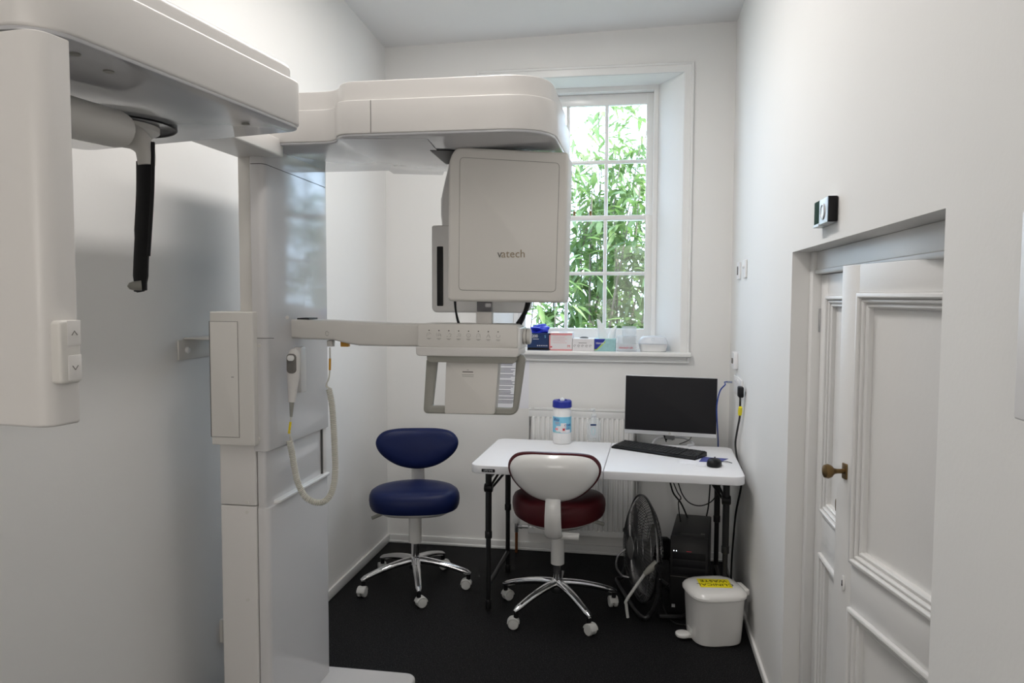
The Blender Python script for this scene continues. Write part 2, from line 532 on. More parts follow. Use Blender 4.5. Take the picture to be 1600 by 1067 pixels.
# cupboard doors in the right wall recess (kept hinged in place: setting)
frm = B()
box(frm, RX-.06, RX+.02, DY1-.045, DY1, 0, DZ, .004); box(frm, RX-.03, RX+.02, DY0, DY0+.02, 0, DZ, .004)
hp0 = at(1268, 421, X=RX-.045)
ZT = 1.615
box(frm, RX-.045, RX+.02, DY0, DY1, ZT, DZ, .004)
box(frm, RX-.052, RX+.02, DY0, DY1, ZT-.002, ZT+.014, .004)
struct('trim_2', frm, 'door_paint')
def door_leaf(name, hinge, ang, w, ztop, rails, mirror):
    """leaf in a local frame: u from the hinge towards the free edge, n out of the room side"""
    d = bpy.data.objects.new(name, None); COL.objects.link(d); d['kind'] = 'structure'
    d.location = (hinge[0], hinge[1], 0)
    u = Vector((math.sin(-ang)*1.0, math.cos(ang), 0)) if not mirror else Vector((math.sin(ang), -math.cos(ang), 0))
    n = Vector((-abs(u.y), u.x*(1 if u.y > 0 else -1), 0)).normalized()
    n = Vector((-u.y, u.x, 0)) if u.y > 0 else Vector((u.y, -u.x, 0))
    M = Matrix((u, n, Vector((0, 0, 1)))).transposed().to_4x4(); M.translation = Vector((hinge[0], hinge[1], 0))
    st = .092
    b = B()
    th = .034
    zs = [0.012]+rails+[ztop]       # bottom, (panel bottom, panel top)..., top
    box(b, 0, st, -th, 0, .012, ztop, .002, M=M); box(b, w-st, w, -th, 0, .012, ztop, .002, M=M)
    for i in range(0, len(zs), 2): box(b, st-.002, w-st+.002, -th, 0, zs[i], zs[i+1], .002, M=M)
    lf = obj('leaf', b, 'door_paint', d)
    for i in range(1, len(zs)-1, 2):
        b = B()
        z0, z1 = zs[i], zs[i+1]
        box(b, st-.005, w-st+.005, -th+.008, -.019, z0-.005, z1+.005, M=M)
        obj('door_panel', b, 'door_paint', lf)
        b = B()
        for k, (o, h) in enumerate(((0, .010), (.014, .003), (.024, -.004))):
            wd_ = (.013, .010, .012)[k]
            x0, x1, a0, a1 = st+o, w-st-o, z0+o, z1-o
            ringframe(b, x0, x1, a0, a1, [(0, -.022), (0, h-.002), (.003, h), (wd_-.004, h), (wd_, h-.003), (wd_, -.022)], M=M)
        obj('panel_moulding', b, 'door_paint', lf)
    return d, lf, M
ANG = math.radians(11.6)
HNG = (RX, DY0+.022)
uR = Vector((-math.sin(ANG), math.cos(ANG), 0)); nR = Vector((-math.cos(ANG), -math.sin(ANG), 0))
PLN = ((HNG[0], HNG[1], 0), tuple(nR))
LW = .625
def lz(px, py): return at(px, py, plane=PLN).z
zr_top = lz(1320, 415); zp1 = lz(1337, 458); zp0 = lz(1329, 877); zq1 = lz(1326, 946)
door_a, leaf_a, MA = door_leaf('door_1', HNG, ANG, LW, zr_top, [.12, zq1, zp0, zp1], False)
PL2 = ((RX-.03, 0, 0), (-1, 0, 0))
def lz2(px, py): return at(px, py, plane=PL2).z
door_b, leaf_b, MB_ = door_leaf('door_2', (RX-.03, DY1-.047), 0.0, .63, ZT-.004, [.12, lz2(1273, 850), lz2(1276, 790), lz2(1288, 462)], True)
# knob, rim plates
def on_leaf(px, py):
    p = at(px, py, plane=PLN); return p
kp = on_leaf(1321, 736)
b = B(); Mk = frame(kp, uR, nR)
prism(b, rrect(-.012, .012, -.020, .020, .003), 0, .004, 'z', .001, M=Mk); obj('knob_plate', b, 'brass', leaf_a)
b = B()
lathe(b, [(.006, .003), (.006, .022), (.008, .030), (.016, .038), (.0185, .046), (.016, .054), (.007, .058), (0, .059)], 20, frame(kp, uR, nR)); obj('door_knob', b, 'brass', leaf_a)
ep = on_leaf(1318, 911)
b = B(); Mk = frame(ep, uR, nR)
prism(b, [(.0095*math.cos(a*PI/12), .0205*math.sin(a*PI/12)) for a in range(24)], 0, .004, 'z', .001, M=Mk); obj('keyhole_plate', b, 'door_paint', leaf_a)
b = B()
prism(b, [(.0025*math.cos(a*PI/6), .004+.0035*math.sin(a*PI/6)) for a in range(12)], .0035, .0046, 'z', M=Mk); prism(b, rrect(-.0015, .0015, -.008, .004, .0005, 2), .0035, .0046, 'z', M=Mk); obj('keyhole', b, 'dark_rubber', leaf_a)
b = B(); p = at(1309, 789, plane=PL2); Mk = frame(p, (0, -1, 0), (-1, 0, 0))
prism(b, [(.007*math.cos(a*PI/10), .019*math.sin(a*PI/10)) for a in range(20)], 0, .007, 'z', .002, M=Mk); obj('keyhole_plate', b, 'brass', leaf_b)
b = B(); p = at(1278, 500, plane=PL2)
box(b, RX-.036, RX-.026, DY1-.05, DY1-.044, p.z-.04, p.z+.04, .002); obj('hinge', b, 'steel', leaf_b)

# light outside the frame: a ceiling batten, plus an added near batten and glowing pane as fill
LZ = 3.062
lx, ly = -.55, 2.8
lp = thing('ceiling_light', 'long white ceiling batten light over the middle of the room', 'ceiling light', (lx, ly, 3.09))
b = B(); box(b, lx-.09, lx+.09, ly-.85, ly+.85, LZ-.04, LZ+.05, .006); obj('frame', b, 'gloss_white', lp)
b = B(); box(b, lx-.075, lx+.075, ly-.84, ly+.84, LZ-.046, LZ-.039, .002); obj('diffuser', b, 'lamp_glow', lp)
al = bpy.data.lights.new('ceiling_light_lamp', 'AREA')
al.shape = 'RECTANGLE'; al.size = .15; al.size_y = 1.66; al.energy = CEIL_POWER; al.color = LAMP_COLOR
ao = bpy.data.objects.new('ceiling_light_lamp', al); COL.objects.link(ao); ao.location = (lx, ly, LZ-.05)
ny = 1.0  # second batten, unseen, added as fill for the near end
lp2 = thing('ceiling_light', 'added ceiling batten as fill light near the camera end of the room', 'ceiling light', (lx, ny, 3.09), 0, 'ceiling battens')
lp['group'] = 'ceiling battens'
b = B(); box(b, lx-.09, lx+.09, ny-.65, ny+.65, LZ-.04, LZ+.05, .006); obj('frame', b, 'gloss_white', lp2)
b = B(); box(b, lx-.075, lx+.075, ny-.64, ny+.64, LZ-.046, LZ-.039, .002); obj('diffuser', b, 'lamp_glow', lp2)
al = bpy.data.lights.new('ceiling_light_lamp', 'AREA')
al.shape = 'RECTANGLE'; al.size = .15; al.size_y = 1.26; al.energy = NEAR_FILL_POWER; al.color = LAMP_COLOR
ao = bpy.data.objects.new('ceiling_light_lamp', al); COL.objects.link(ao); ao.location = (lx, ny, LZ-.05)
wx, wz, ww, wh = -.50, 1.70, .80, .62  # glowing window added behind the camera, unseen, as frontal fill light
w2 = bpy.data.objects.new('added_fill_window', None); COL.objects.link(w2); w2['kind'] = 'structure'; w2.location = (wx, YF, wz-wh)
b = B(); ringframe(b, wx-ww-.06, wx+ww+.06, wz-wh-.06, wz+wh+.06, [(0, YF-.002), (0, YF+.03), (.06, YF+.03), (.06, YF-.002)]); obj('window_frame', b, 'gloss_white', w2)
b = B(); box(b, wx-ww, wx+ww, YF-.002, YF+.006, wz-wh, wz+wh); obj('fill_pane', b, 'lamp_glow', w2)
al = bpy.data.lights.new('rear_fill_light', 'AREA')  # area lamp that does the lighting for the added pane
al.shape = 'RECTANGLE'; al.size = 2*ww; al.size_y = 2*wh; al.energy = REAR_FILL_POWER; al.color = LAMP_COLOR
ao = bpy.data.objects.new('rear_fill_light', al); COL.objects.link(ao); ao.location = (wx, YF+.012, wz); ao.rotation_euler = (PI/2, 0, 0)

# ------------------------------------------------------------------ dental x-ray machine
FXC, CY0 = -1.18, 2.285
CY1 = at(513, 600, X=FXC).y
xf = lambda px, py=600, Y=CY0: at(px, py, Y=Y).x
zf = lambda py, px=400, Y=CY0: at(px, py, Y=Y).z
zs_ = lambda px, py: at(px, py, X=FXC).z
X345, X403, X395, X371 = xf(346, 900), xf(403.5, 900), xf(396), xf(370.5, 400)
mach = thing('dental_xray_machine', 'tall white dental x-ray machine with overhead arms fixed to the left wall', 'x-ray machine', (-1.25, 2.5, 0))
b = B(); prism(b, rrect(X345-.02, -.835, 1.98, 2.815, .045), 0, .055, 'z', .012); obj('base_plate', b, 'machine_gloss', mach)
ZSEAM = zf(791); ZUP = zf(690)
RC = CY1-.01
b = B(); prism(b, rrect(X345, X403-.002, CY0, RC, .008), .056, ZSEAM-.0015, 'z', .002); rl = obj('rear_column', b, 'machine_white', mach)
def screws(par, pts, Y, r=.006):
    for (a, c) in pts:
        p = at(a, c, Y=Y); s = B(); lathe(s, [(r, -.001), (r, .0015), (r*.6, .002), (r*.55, .001), (0, .001)], 14, frame(p, (1, 0, 0), (0, -1, 0))); obj('screw', s, 'machine_beige', par)
screws(rl, ((386, 800), (387, 937)), CY0)
b = B(); prism(b, rrect(X345, X403-.002, CY0, RC, .008), ZSEAM+.0015, ZUP, 'z', .002); r2 = obj('rear_column', b, 'machine_white', mach)
screws(r2, ((386, 785),), CY0)
ZTOP = zf(243, 380)
b = B(); prism(b, rrect(X371, X395-.002, CY0+.012, RC, .004), ZUP-.02, ZTOP, 'z', .001); obj('guide_rail', b, 'machine_beige', mach)
b = B(); box(b, X371, X403, CY0+.03, RC-.01, .056, ZTOP+.02); obj('inner_mast', b, 'seam', mach)
# front lower cover, recessed panel, shelf lip
ZSH = zs_(420, 793)
b = B(); prism(b, round_poly([(X403+.002, CY0+.001), (FXC, CY0+.001), (FXC, CY1-.012), (X403+.002, CY1-.012)], [.002, .03, .012, .002]), .056, ZSH-.004, 'z', .003); obj('lower_front_cover', b, 'machine_gloss', mach)
ZCB = (zs_(428, 703)+zs_(512, 666))/2
b = B(); prism(b, round_poly([(X403+.002, CY0+.004), (FXC-.012, CY0+.004), (FXC-.012, CY1-.05), (X403+.002, CY1-.05)], [.002, .025, .002, .002]), ZSH-.01, ZCB+.03, 'z', .001); obj('recessed_panel', b, 'machine_gloss', mach)
b = B(); box(b, X403+.02, FXC-.006, CY1-.050, CY1-.044, ZSH, ZCB+.02); obj('panel_gap', b, 'seam', mach)
b = B(); box(b, X403+.02, FXC-.004, CY1-.043, CY1-.014, ZSH, ZCB+.02, .002); obj('side_strip', b, 'machine_white', mach)
b = B(); prism(b, round_poly([(FXC-.05, CY0+.06), (FXC+.008, CY0+.06), (FXC+.008, CY1-.012), (FXC-.05, CY1-.012)], [.005, .02, .004, .004]), ZSH-.004, ZSH+.008, 'z', .003); obj('shelf_lip', b, 'gloss_white', mach)
# carriage
ZRB = 2.01
ZS2 = zf(256, 400)
cplan = lambda e=0: round_poly([(X395, CY0-.004+e), (FXC+.002-e, CY0-.004+e), (FXC+.002-e, CY1-e), (X395, CY1-e)], [.004, .045, .016, .004], 8)
b = B(); prism(b, cplan(), ZCB, ZS2-.03, 'z', .012); car = None
bm_ = B(); merge(bm_, b)
# sloping seam near the top: cut the carriage into a body and a cap by bisecting
def cut_prism(z0, z1, n, p, keep_below, bev=.0):
    t = bmesh.new(); prism(t, cplan(), z0, z1, 'z', bev, bev_lo=bev)
    bmesh.ops.bisect_plane(t, geom=t.verts[:]+t.edges[:]+t.faces[:], plane_co=p, plane_no=n, clear_outer=keep_below, clear_inner=not keep_below)
    return t
bm_.free()
sp = Vector((X395, CY0, ZS2)); sq = at(515, 296, X=FXC)
sn = Vector((1, 0, 0)).cross(Vector((0, sq.y-CY0, sq.z-ZS2))).normalized()
t = cut_prism(ZCB, ZRB+.01, sn, sp-sn*.0012, True, .010); car = obj('lift_carriage', t, 'machine_gloss', mach)
t = cut_prism(ZCB, ZRB+.01, sn, sp+sn*.0012, False); obj('carriage_cap', t, 'machine_gloss', mach)
b = B(); prism(b, cplan(.004), ZCB+.01, ZRB, 'z', 0); obj('carriage_core', b, 'seam', mach)
screws(car, ((405, 540), (404, 686), (449, 496)), CY0-.005)
b = B(); z = zf(528); box(b, X395-.0005, X395+.075, CY0-.0047, CY0-.002, z-.0008, z+.0008); obj('seam_line', b, 'mark_grey', car)
# side cabinet
YC = CY0-.03
xa, xb_ = at(329, 590, Y=YC).x, at(396.5, 590, Y=YC).x
za, zb_ = at(360, 696, Y=YC).z, at(360, 487, Y=YC).z
b = B(); prism(b, rrect(xa, xb_, za, zb_, .004), YC, YC+.36, 'y', .004); cab = obj('side_cabinet', b, 'machine_beige', mach)
xd = at(373, 590, Y=YC).x; zd0, zd1 = at(350, 683, Y=YC).z, at(350, 502, Y=YC).z
b = B(); ringframe(b, xa-.002, xd, zd0, zd1, [(0, YC+.002), (0, YC-.0006), (.0012, YC-.0006), (.0012, YC+.002)]); obj('door_gap', b, 'mark_grey', cab)
b = B(); prism(b, rrect(xa+.001, xd-.0015, zd0+.0015, zd1-.0015, .003), YC-.0016, YC+.002, 'y', .0008); dr = obj('door', b, 'machine_beige', cab)
b = B(); p = at(364, 589, Y=YC); box(b, p.x-.005, p.x+.004, YC-.0022, YC-.0015, p.z-.001, p.z+.001); obj('latch', b, 'mark_grey', cab)

# rotating overhead arm
RYF, RYB = 2.195, 2.86
xh0 = at(524, 213, Z=ZRB).x; xh1 = at(894, 262, Z=ZRB).x
def rotor_plan(e, rr):
    return round_poly([(X371+.0, CY0+.004+e), (xh0-.035, CY0+.004+e), (xh0+e, RYF+e), (xh1-e, RYF+e), (xh1-e, RYB-e), (xh0+.03+e, RYB-e), (xh0-.03, CY1+.03-e), (X371, CY1+.03-e)],
                      [.005, .05, .06, rr, rr, .06, .05, .005], 10)
ZM = at(680, 151, Y=RYF).z; ZT_ = at(680, 119, Y=RYF).z
b = B(); prism(b, rotor_plan(0, .16), ZRB+.006, ZM, 'z', .006); arm = obj('overhead_arm', b, 'machine_white', mach)
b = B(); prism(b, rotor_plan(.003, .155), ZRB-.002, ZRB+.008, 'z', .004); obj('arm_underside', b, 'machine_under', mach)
b = B(); prism(b, rotor_plan(.013, .145), ZM-.004, ZT_, 'z', .014, bev_lo=0); obj('arm_top_cover', b, 'machine_white', mach)
b = B(); p0 = at(579, 149, Y=RYF); p1 = at(579, 212, Y=RYF); box(b, p0.x-.001, p0.x+.001, RYF-.0008, RYF+.004, ZRB+.008, ZM-.003); obj('seam_line', b, 'mark_grey', arm)
b = B(); t = B()
q = [at(529, 216, Z=ZRB-.003), at(668, 217, Z=ZRB-.003), at(700, 255, Z=ZRB-.003), at(692, 273, Z=ZRB-.003), at(615, 271, Z=ZRB-.003)]
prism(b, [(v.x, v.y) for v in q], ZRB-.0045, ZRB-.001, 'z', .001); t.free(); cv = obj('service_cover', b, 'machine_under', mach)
b = B()
for (a, c) in ((617, 259), (628, 259)):
    p = at(a, c, Z=ZRB-.0045); cyl(b, p, p+Vector((0, 0, .002)), .006, 12)
obj('cover_screws', b, 'mark_grey', cv)
b = B(); pc = at(705, 242, Z=ZRB-.002); pw = at(673, 234, Z=ZRB-.002)
q = [at(672, 234, Z=ZRB-.003), at(702, 234, Z=ZRB-.003), at(760, 240, Z=ZRB-.003), at(760, 262, Z=ZRB-.003), at(696, 255, Z=ZRB-.003)]
prism(b, [(v.x, v.y) for v in q], ZRB-.006, ZRB-.001, 'z'); obj('rotation_slot', b, 'dark_rubber', mach)

# x-ray tube head
TY0, TY1 = 2.41, 2.57
tx0, tx1 = at(700, 350, Y=TY0).x, at(887.5, 300, Y=TY0).x
tz0, tz1 = at(790, 471, Y=TY0).z, at(790, 227, Y=TY0).z
xb0, xb1 = at(699, 465, Y=TY0).x, at(882, 465, Y=TY0).x
b = B(); prism(b, round_poly([(xb0, tz0), (xb1, tz0-.004), (tx1, at(888, 238, Y=TY0).z), (at(712, 226, Y=TY0).x, tz1), (tx0+.002, tz1-.04)], [.016, .016, .012, .02, .05], 8), TY0, TY1, 'y', .014, 4); th = obj('tube_head', b, 'machine_beige', mach)
fp = [at(719, 246, Y=TY0), at(874, 255, Y=TY0), at(868, 456, Y=TY0), at(717, 453, Y=TY0)]
b = B()
pp = round_poly([(v.x, v.z) for v in fp][::-1], .014, 6)
prism(b, pp, TY0-.0015, TY0+.004, 'y', .001); fpn = obj('front_panel', b, 'machine_beige', th)
b = B(); loop = [Vector((x, TY0-.0002, z)) for x, z in pp]; tube(b, loop, .0011, 5, closed=True); obj('panel_gap', b, 'mark_grey', th)
pm = at(798.5, 397, Y=TY0)
t = text_bm('atech', .036, frame((pm.x+.0075, TY0-.0022, pm.z), (1, 0, 0), (0, -1, 0))); obj('logo_lettering', t, 'mark_tan', fpn, sharp=0)
t = text_bm('v', .036, frame((pm.x-.0365, TY0-.0022, pm.z), (1, 0, 0), (0, -1, 0))); obj('logo_lettering', t, 'mark_grey', fpn, sharp=0)
# sensor side
SY0, SY1 = 2.72, 2.83
nx0, nx1 = at(686, 320, Y=SY0).x, at(760, 320, Y=SY0).x
b = B(); nz = at(690, 349, Y=SY0).z
loft(b, [[(x, y, z) for x, y in rrect(nx0+dx, nx1, SY0+.01, SY1, .02, 5)] for dx, z in ((.03, ZRB), (.012, ZRB-.07), (.0, nz+.09), (.0, nz+.03), (.006, nz-.02))]); obj('sensor_neck', b, 'machine_white', mach)
sx0, sx1 = at(674, 420, Y=SY0).x, at(826, 480, Y=SY0).x
sz0, sz1 = at(740, 488.5, Y=SY0).z, at(680, 352, Y=SY0).z
b = B(); prism(b, rrect(sx0, sx1, sz0, sz1, (.01, .008, .02, .03)), SY0, SY1, 'y', .008); sn_ = obj('sensor_housing', b, 'machine_white', mach)
b = B(); a0, a1 = at(683, 478, Y=SY0), at(692.5, 385, Y=SY0); prism(b, rrect(a0.x, a1.x, a0.z, a1.z, .003, 3), SY0-.002, SY0+.004, 'y', .001); obj('sensor_window', b, 'black_plastic', sn_)

# patient support arm and control panel
AY = 2.46
b = B(); rings = []
for (px_, t0, t1, dy) in ((459, 499, 529, .02), (475, 499.5, 530, 0), (500, 500.5, 530.5, 0), (520, 501, 531.5, 0), (540, 502, 536.5, 0), (560, 503, 540, 0), (600, 505, 541, 0), (656, 506.5, 541.5, 0)):
    x = at(px_, 520, Y=AY).x; z1, z0 = at(px_, t0, Y=AY).z, at(px_, t1, Y=AY).z
    rings.append([(x, y, z) for y, z in rrect(AY+dy*.2, AY+.10, z0, z1, .008, 4)])
rings.insert(0, [(FXC-.01, p[1], p[2]) for p in rings[0]])
loft(b, rings); parm = obj('support_arm', b, 'machine_beige', mach)
b = B(); p = at(471, 498, Y=AY); box(b, p.x-.022, p.x+.022, AY+.012, AY+.085, p.z-.004, p.z+.002, .001); obj('arm_slot', b, 'dark_rubber', parm)
b = B(); p = at(533.5, 539, Y=AY); box(b, p.x-.016, p.x+.012, AY+.03, AY+.05, p.z-.008, p.z+.014, .002); obj('amber_lever', b, 'amber', parm)
b = B(); p = at(515, 537, Y=AY+.03); box(b, p.x-.011, p.x+.010, AY+.03, AY+.055, p.z-.010, p.z+.012, .003); obj('cord_socket', b, 'machine_beige', parm)
b = B(); p = at(511, 521, Y=AY); tube(b, [p+Vector((.005*math.cos(a*.5), -.0003, .008*math.sin(a*.5))) for a in range(13)], .0006, 4); obj('lock_mark', b, 'mark_grey', parm)
PY = 2.425
px0, px1 = at(652, 525, Y=PY).x, at(809, 525, Y=PY).x
zt = lambda py, px=730, Y=PY: at(px, py, Y=Y).z
b = B(); prism(b, rrect(px0, px1, zt(543.5), zt(506.5), .010), PY, PY+.14, 'y', .004); pan = obj('control_panel', b, 'machine_beige', mach)
b = B(); prism(b, rrect(px0-.004, px1+.004, zt(557), zt(543), (.003, .003, .012, .012)), PY-.005, PY+.145, 'y', .004); obj('panel_tray', b, 'machine_white', mach)
b = B(); prism(b, rrect(at(666, 560, Y=PY).x, at(806, 560, Y=PY).x, zt(567), zt(556), (.001, .001, .014, .014)), PY+.006, PY+.13, 'y', .003); und = obj('handle_carrier', b, 'handle_grey', mach)
for k in range(8):
    cx = at(670.5+15.4*k, 516+.35*k, Y=PY); d = B(); cyl(d, cx+Vector((0, .001, 0)), cx+Vector((0, -.0008, 0)), .0019, 10); obj('indicator_dot', d, 'dark_rubber', pan)
    g = B(); c2 = at(670.3+15.45*k, 522.5+.35*k, Y=PY); yk = PY-.0004
    V3 = lambda u, w: (c2.x+u*.0085, yk, c2.z+w*.0075)
    lines_ = [
        [[(-.9, -.8), (-.7, .6), (.2, .8), (.8, .3)], [(-.3, -.2), (.3, .3)]],
        [[(-.9, .9), (-.9, -.8)], [(-.3, -.8), (-.3, .5), (.3, .5), (.8, -.1), (.8, -.8)], [(-.3, -.2), (.8, -.2)]],
        [[(-.9, -.6), (-.2, -.6)], [(0, .2), (.4, .8), (.9, .3), (.8, -.5), (.3, -.8)]],
        [[(-.8, -.6), (0, -.6)], [(-.3, .3), (.2, .8), (.8, .5), (.8, -.3), (.3, -.7)], [(-.1, 0), (.4, 0)]],
        [[(.8*math.cos(a*PI/6), .8*math.sin(a*PI/6)) for a in range(13)], [(-.3, 0), (.3, 0)]],
        [[(-.7, -.9), (-.6, .5), (0, .9), (.6, .5), (.7, -.9)], [(-.3, -.2), (.3, -.2)]],
        [[(-.7, -.9), (-.5, -.2), (0, .8), (.5, -.2), (.7, -.9)], [(-.4, -.1), (.4, -.1)]],
        [[(.75*math.cos(a), .75*math.sin(a)) for a in (2.3, 2.8, 3.4, 4, 4.7, 5.3, 5.9, 6.5, 6.9)]]][k]
    for L in lines_: tube(g, [V3(*p) for p in L], .0004, 4)
    for j, wv in enumerate((.9, .5)): box(g, c2.x-.008*wv, c2.x+.008*wv, yk-.0003, yk+.0002, c2.z-.0130-.0026*j, c2.z-.0121-.0026*j)
    obj('panel_icon', g, 'mark_grey', pan, sharp=0)
b = B(); p = at(826, 526, Y=PY+.055); q = at(809, 525, Y=PY+.055)
lathe(b, [(.020, 0), (.020, .006), (.026, .010), (.026, .030), (.023, .033)], 28, frame((px1, PY+.07, p.z), (0, 1, 0), (1, 0, 0))); dl = obj('adjustment_dial', b, 'machine_beige', mach)
b = B(); lathe(b, [(.0262, .019), (.0266, .0195), (.0266, .021), (.0262, .0215)], 28, frame((px1, PY+.07, p.z), (0, 1, 0), (1, 0, 0))); obj('dial_groove', b, 'mark_grey', dl)
b = B(); box(b, px1-.01, px1+.008, PY+.005, PY+.135, zt(545), zt(512), .004); obj('panel_end_cap', b, 'gloss_white', mach)
# grab handle: one closed bar, and the hanging cover in front of it
HY = PY+.035
hp = [(676, 560), (664.5, 636), (672, 646.5), (804, 649), (813, 640), (820, 575), (816, 556)]
def bar(bm, pts, Y, w, d):
    P = smooth([at(a, c, Y=Y) for a, c in pts], 5)
    tube(bm, P, [(w, d)]*len(P), 10, flat=(0, 1, 0))
bl_ = at(675, 562, Y=HY); b = B()
out_ = round_poly([(v.x, v.z) for v in [at(666, 562, Y=HY), at(661, 646, Y=HY), at(808, 649, Y=HY), at(822, 552, Y=HY)]], [.004, .018, .028, .03], 6)
inn_ = round_poly([(v.x, v.z) for v in [at(683, 562, Y=HY), at(675, 634, Y=HY), at(801, 638, Y=HY), at(807, 552, Y=HY)]], [.004, .006, .008, .02], 6)
n_ = len(out_)
rings = []
for (i, d) in ((0, .004), (0, .020), (.2, .024), (.8, .024), (1, .020), (1, .004), (.8, 0), (.2, 0)):
    rings.append([(o[0]*(1-i)+k[0]*i, HY+d, o[1]*(1-i)+k[1]*i) for o, k in zip(out_, inn_)])
loft(b, rings, closed=True); obj('grab_handle', b, 'handle_grey', mach)
CV = PY+.022
b = B(); prism(b, round_poly([(v.x, v.z) for v in [at(697, 565, Y=CV), at(694.5, 646, Y=CV), at(773, 647.5, Y=CV), at(779, 566, Y=CV)]], [.002, .006, .01, .004], 4), CV, CV+.05, 'y', .004); cvr = obj('hanging_cover', b, 'machine_beige', mach)
b = B(); a0 = at(700, 565, Y=CV-.001); a1 = at(772, 567, Y=CV-.001); box(b, a0.x, a1.x, CV-.001, CV+.03, a1.z-.0005, a1.z+.003); obj('cover_gap', b, 'seam', cvr)
b = B()
for (py_, w) in ((578, .003), (581, .018), (585.5, .020), (588, .019)):
    p = at(731, py_, Y=CV); box(b, p.x-w, p.x+w, CV-.0006, CV+.001, p.z-(.0016 if py_ == 581 else .0006), p.z+(.0016 if py_ == 581 else .0006))
obj('cover_marking', b, 'mark_grey', cvr)
# chin post and temple supports
QY = PY+.085
zq = zt(507, 757, QY)
a0, a1 = at(746, 490, Y=QY), at(769, 490, Y=QY)
b = B(); box(b, a0.x-.002, a1.x+.002, QY-.012, QY+.012, zq-.01, zt(487, 757, QY), .003); ch = obj('chin_post', b, 'machine_white', mach)
b = B(); box(b, a0.x, a1.x, QY-.010, QY+.010, zt(487.5, 757, QY), zt(466, 757, QY), .002); obj('bite_block', b, 'smoky', mach)
for pts in ([(711, 470), (712, 484), (714.5, 497), (717, 506)], [(826, 470), (822, 484), (816, 497), (810, 507)]):
    b = B(); P = smooth([at(a, c, Y=QY+.01) for a, c in pts], 4); n = len(P)
    wv = .0045 if pts[0][0] < 800 else .011
    tube(b, P, [(.010, wv*(.7+.6*(abs(i/n-.4)))) for i in range(n)], 10, flat=(0, 1, 0)); obj('temple_support', b, 'dark_rubber', mach)

# cephalometric unit near the camera
CZ = 1.88
e1, e2 = at(112, 59, Z=CZ), at(440, 189, Z=CZ)
g1, g2 = at(114, 237.5, Z=CZ), at(420, 209.5, Z=CZ)
ed = Vector((e2.x-e1.x, e2.y-e1.y, 0)).normalized(); gd = Vector((g2.x-g1.x, g2.y-g1.y, 0)).normalized()
den = ed.x*gd.y-ed.y*gd.x
tt = ((g1.x-e1.x)*gd.y-(g1.y-e1.y)*gd.x)/den
corner = Vector((e1.x+ed.x*tt, e1.y+ed.y*tt, 0))
en = Vector((ed.y, -ed.x, 0))              # outward from the right side
near = Vector((e1.x, e1.y, 0))-ed*.056
LWD = min(.64, (corner.x+1.44)/max(gd.x, .2))
def ceph_plan(e, far=0):
    return round_poly([tuple((near+ed*e-en*e)[:2]), tuple((corner-ed*e-en*e)[:2]), tuple((corner-gd*LWD-ed*e)[:2]), tuple((near-en*LWD+ed*e)[:2])], [.07, .045, .05, .05], 10)
b = B(); prism(b, ceph_plan(0), CZ+.004, CZ+.095, 'z', .005); chd = obj('ceph_arm', b, 'machine_white', mach)
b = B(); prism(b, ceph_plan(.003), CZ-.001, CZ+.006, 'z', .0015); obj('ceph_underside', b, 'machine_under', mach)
b = B(); prism(b, ceph_plan(.012), CZ+.092, CZ+.128, 'z', .012, bev_lo=0); obj('ceph_top_cover', b, 'machine_white', mach)
b = B(); box(b, X371+.0, X371+.15, corner.y-.02, CY0+.03, ZTOP-.004, ZRB+.02, .006); obj('ceph_bracket', b, 'machine_white', mach)
cp = lambda a, c: at(a, c, plane=(tuple(near), tuple(en)))
zb = cp(110, 650).z
wid = .26
cpl = round_poly([tuple((near+en*-.002+ed*.001)[:2]), tuple((Vector((e1.x, e1.y, 0))-en*.002)[:2]), tuple((Vector((e1.x, e1.y, 0))-en*wid)[:2]), tuple((near-en*wid)[:2])], [.062, .006, .008, .04], 10)
b = B(); prism(b, cpl, zb-.012, CZ-.004, 'z', .002, seg=5, bev_lo=.016); cbx = obj('ceph_cabinet', b, 'machine_white', mach)
b0, b1 = cp(93, 550), cp(118.5, 550)
s0, s1 = (b0-near).dot(ed), (b1-near).dot(ed)
zb0, zb1 = cp(104, 599).z, cp(104, 500).z
Mc = Matrix((ed, en, Vector((0, 0, 1)))).transposed().to_4x4(); Mc.translation = near
b = B(); prism(b, rrect(s0-.008, s1, zb0, zb1, .006), -.03, .010, 'y', .004, M=Mc); bp = obj('button_panel', b, 'machine_beige', cbx)
sm = (s0*.45+s1*.55)
for (py_, up) in ((520, 1), (574, -1)):
    z = cp(108, py_).z; g = B()
    box(g, sm-.011, sm+.011, .0095, .0106, z-.017, z+.017, .0004, M=Mc); bt = obj('button', g, 'machine_white', bp)
    g = B(); tube(g, [Mc @ Vector((sm-.0045, .0110, z-.0028*up)), Mc @ Vector((sm, .0110, z+.0028*up)), Mc @ Vector((sm+.0045, .0110, z-.0028*up))], .0006, 4); obj('arrow_mark', g, 'mark_grey', bt)
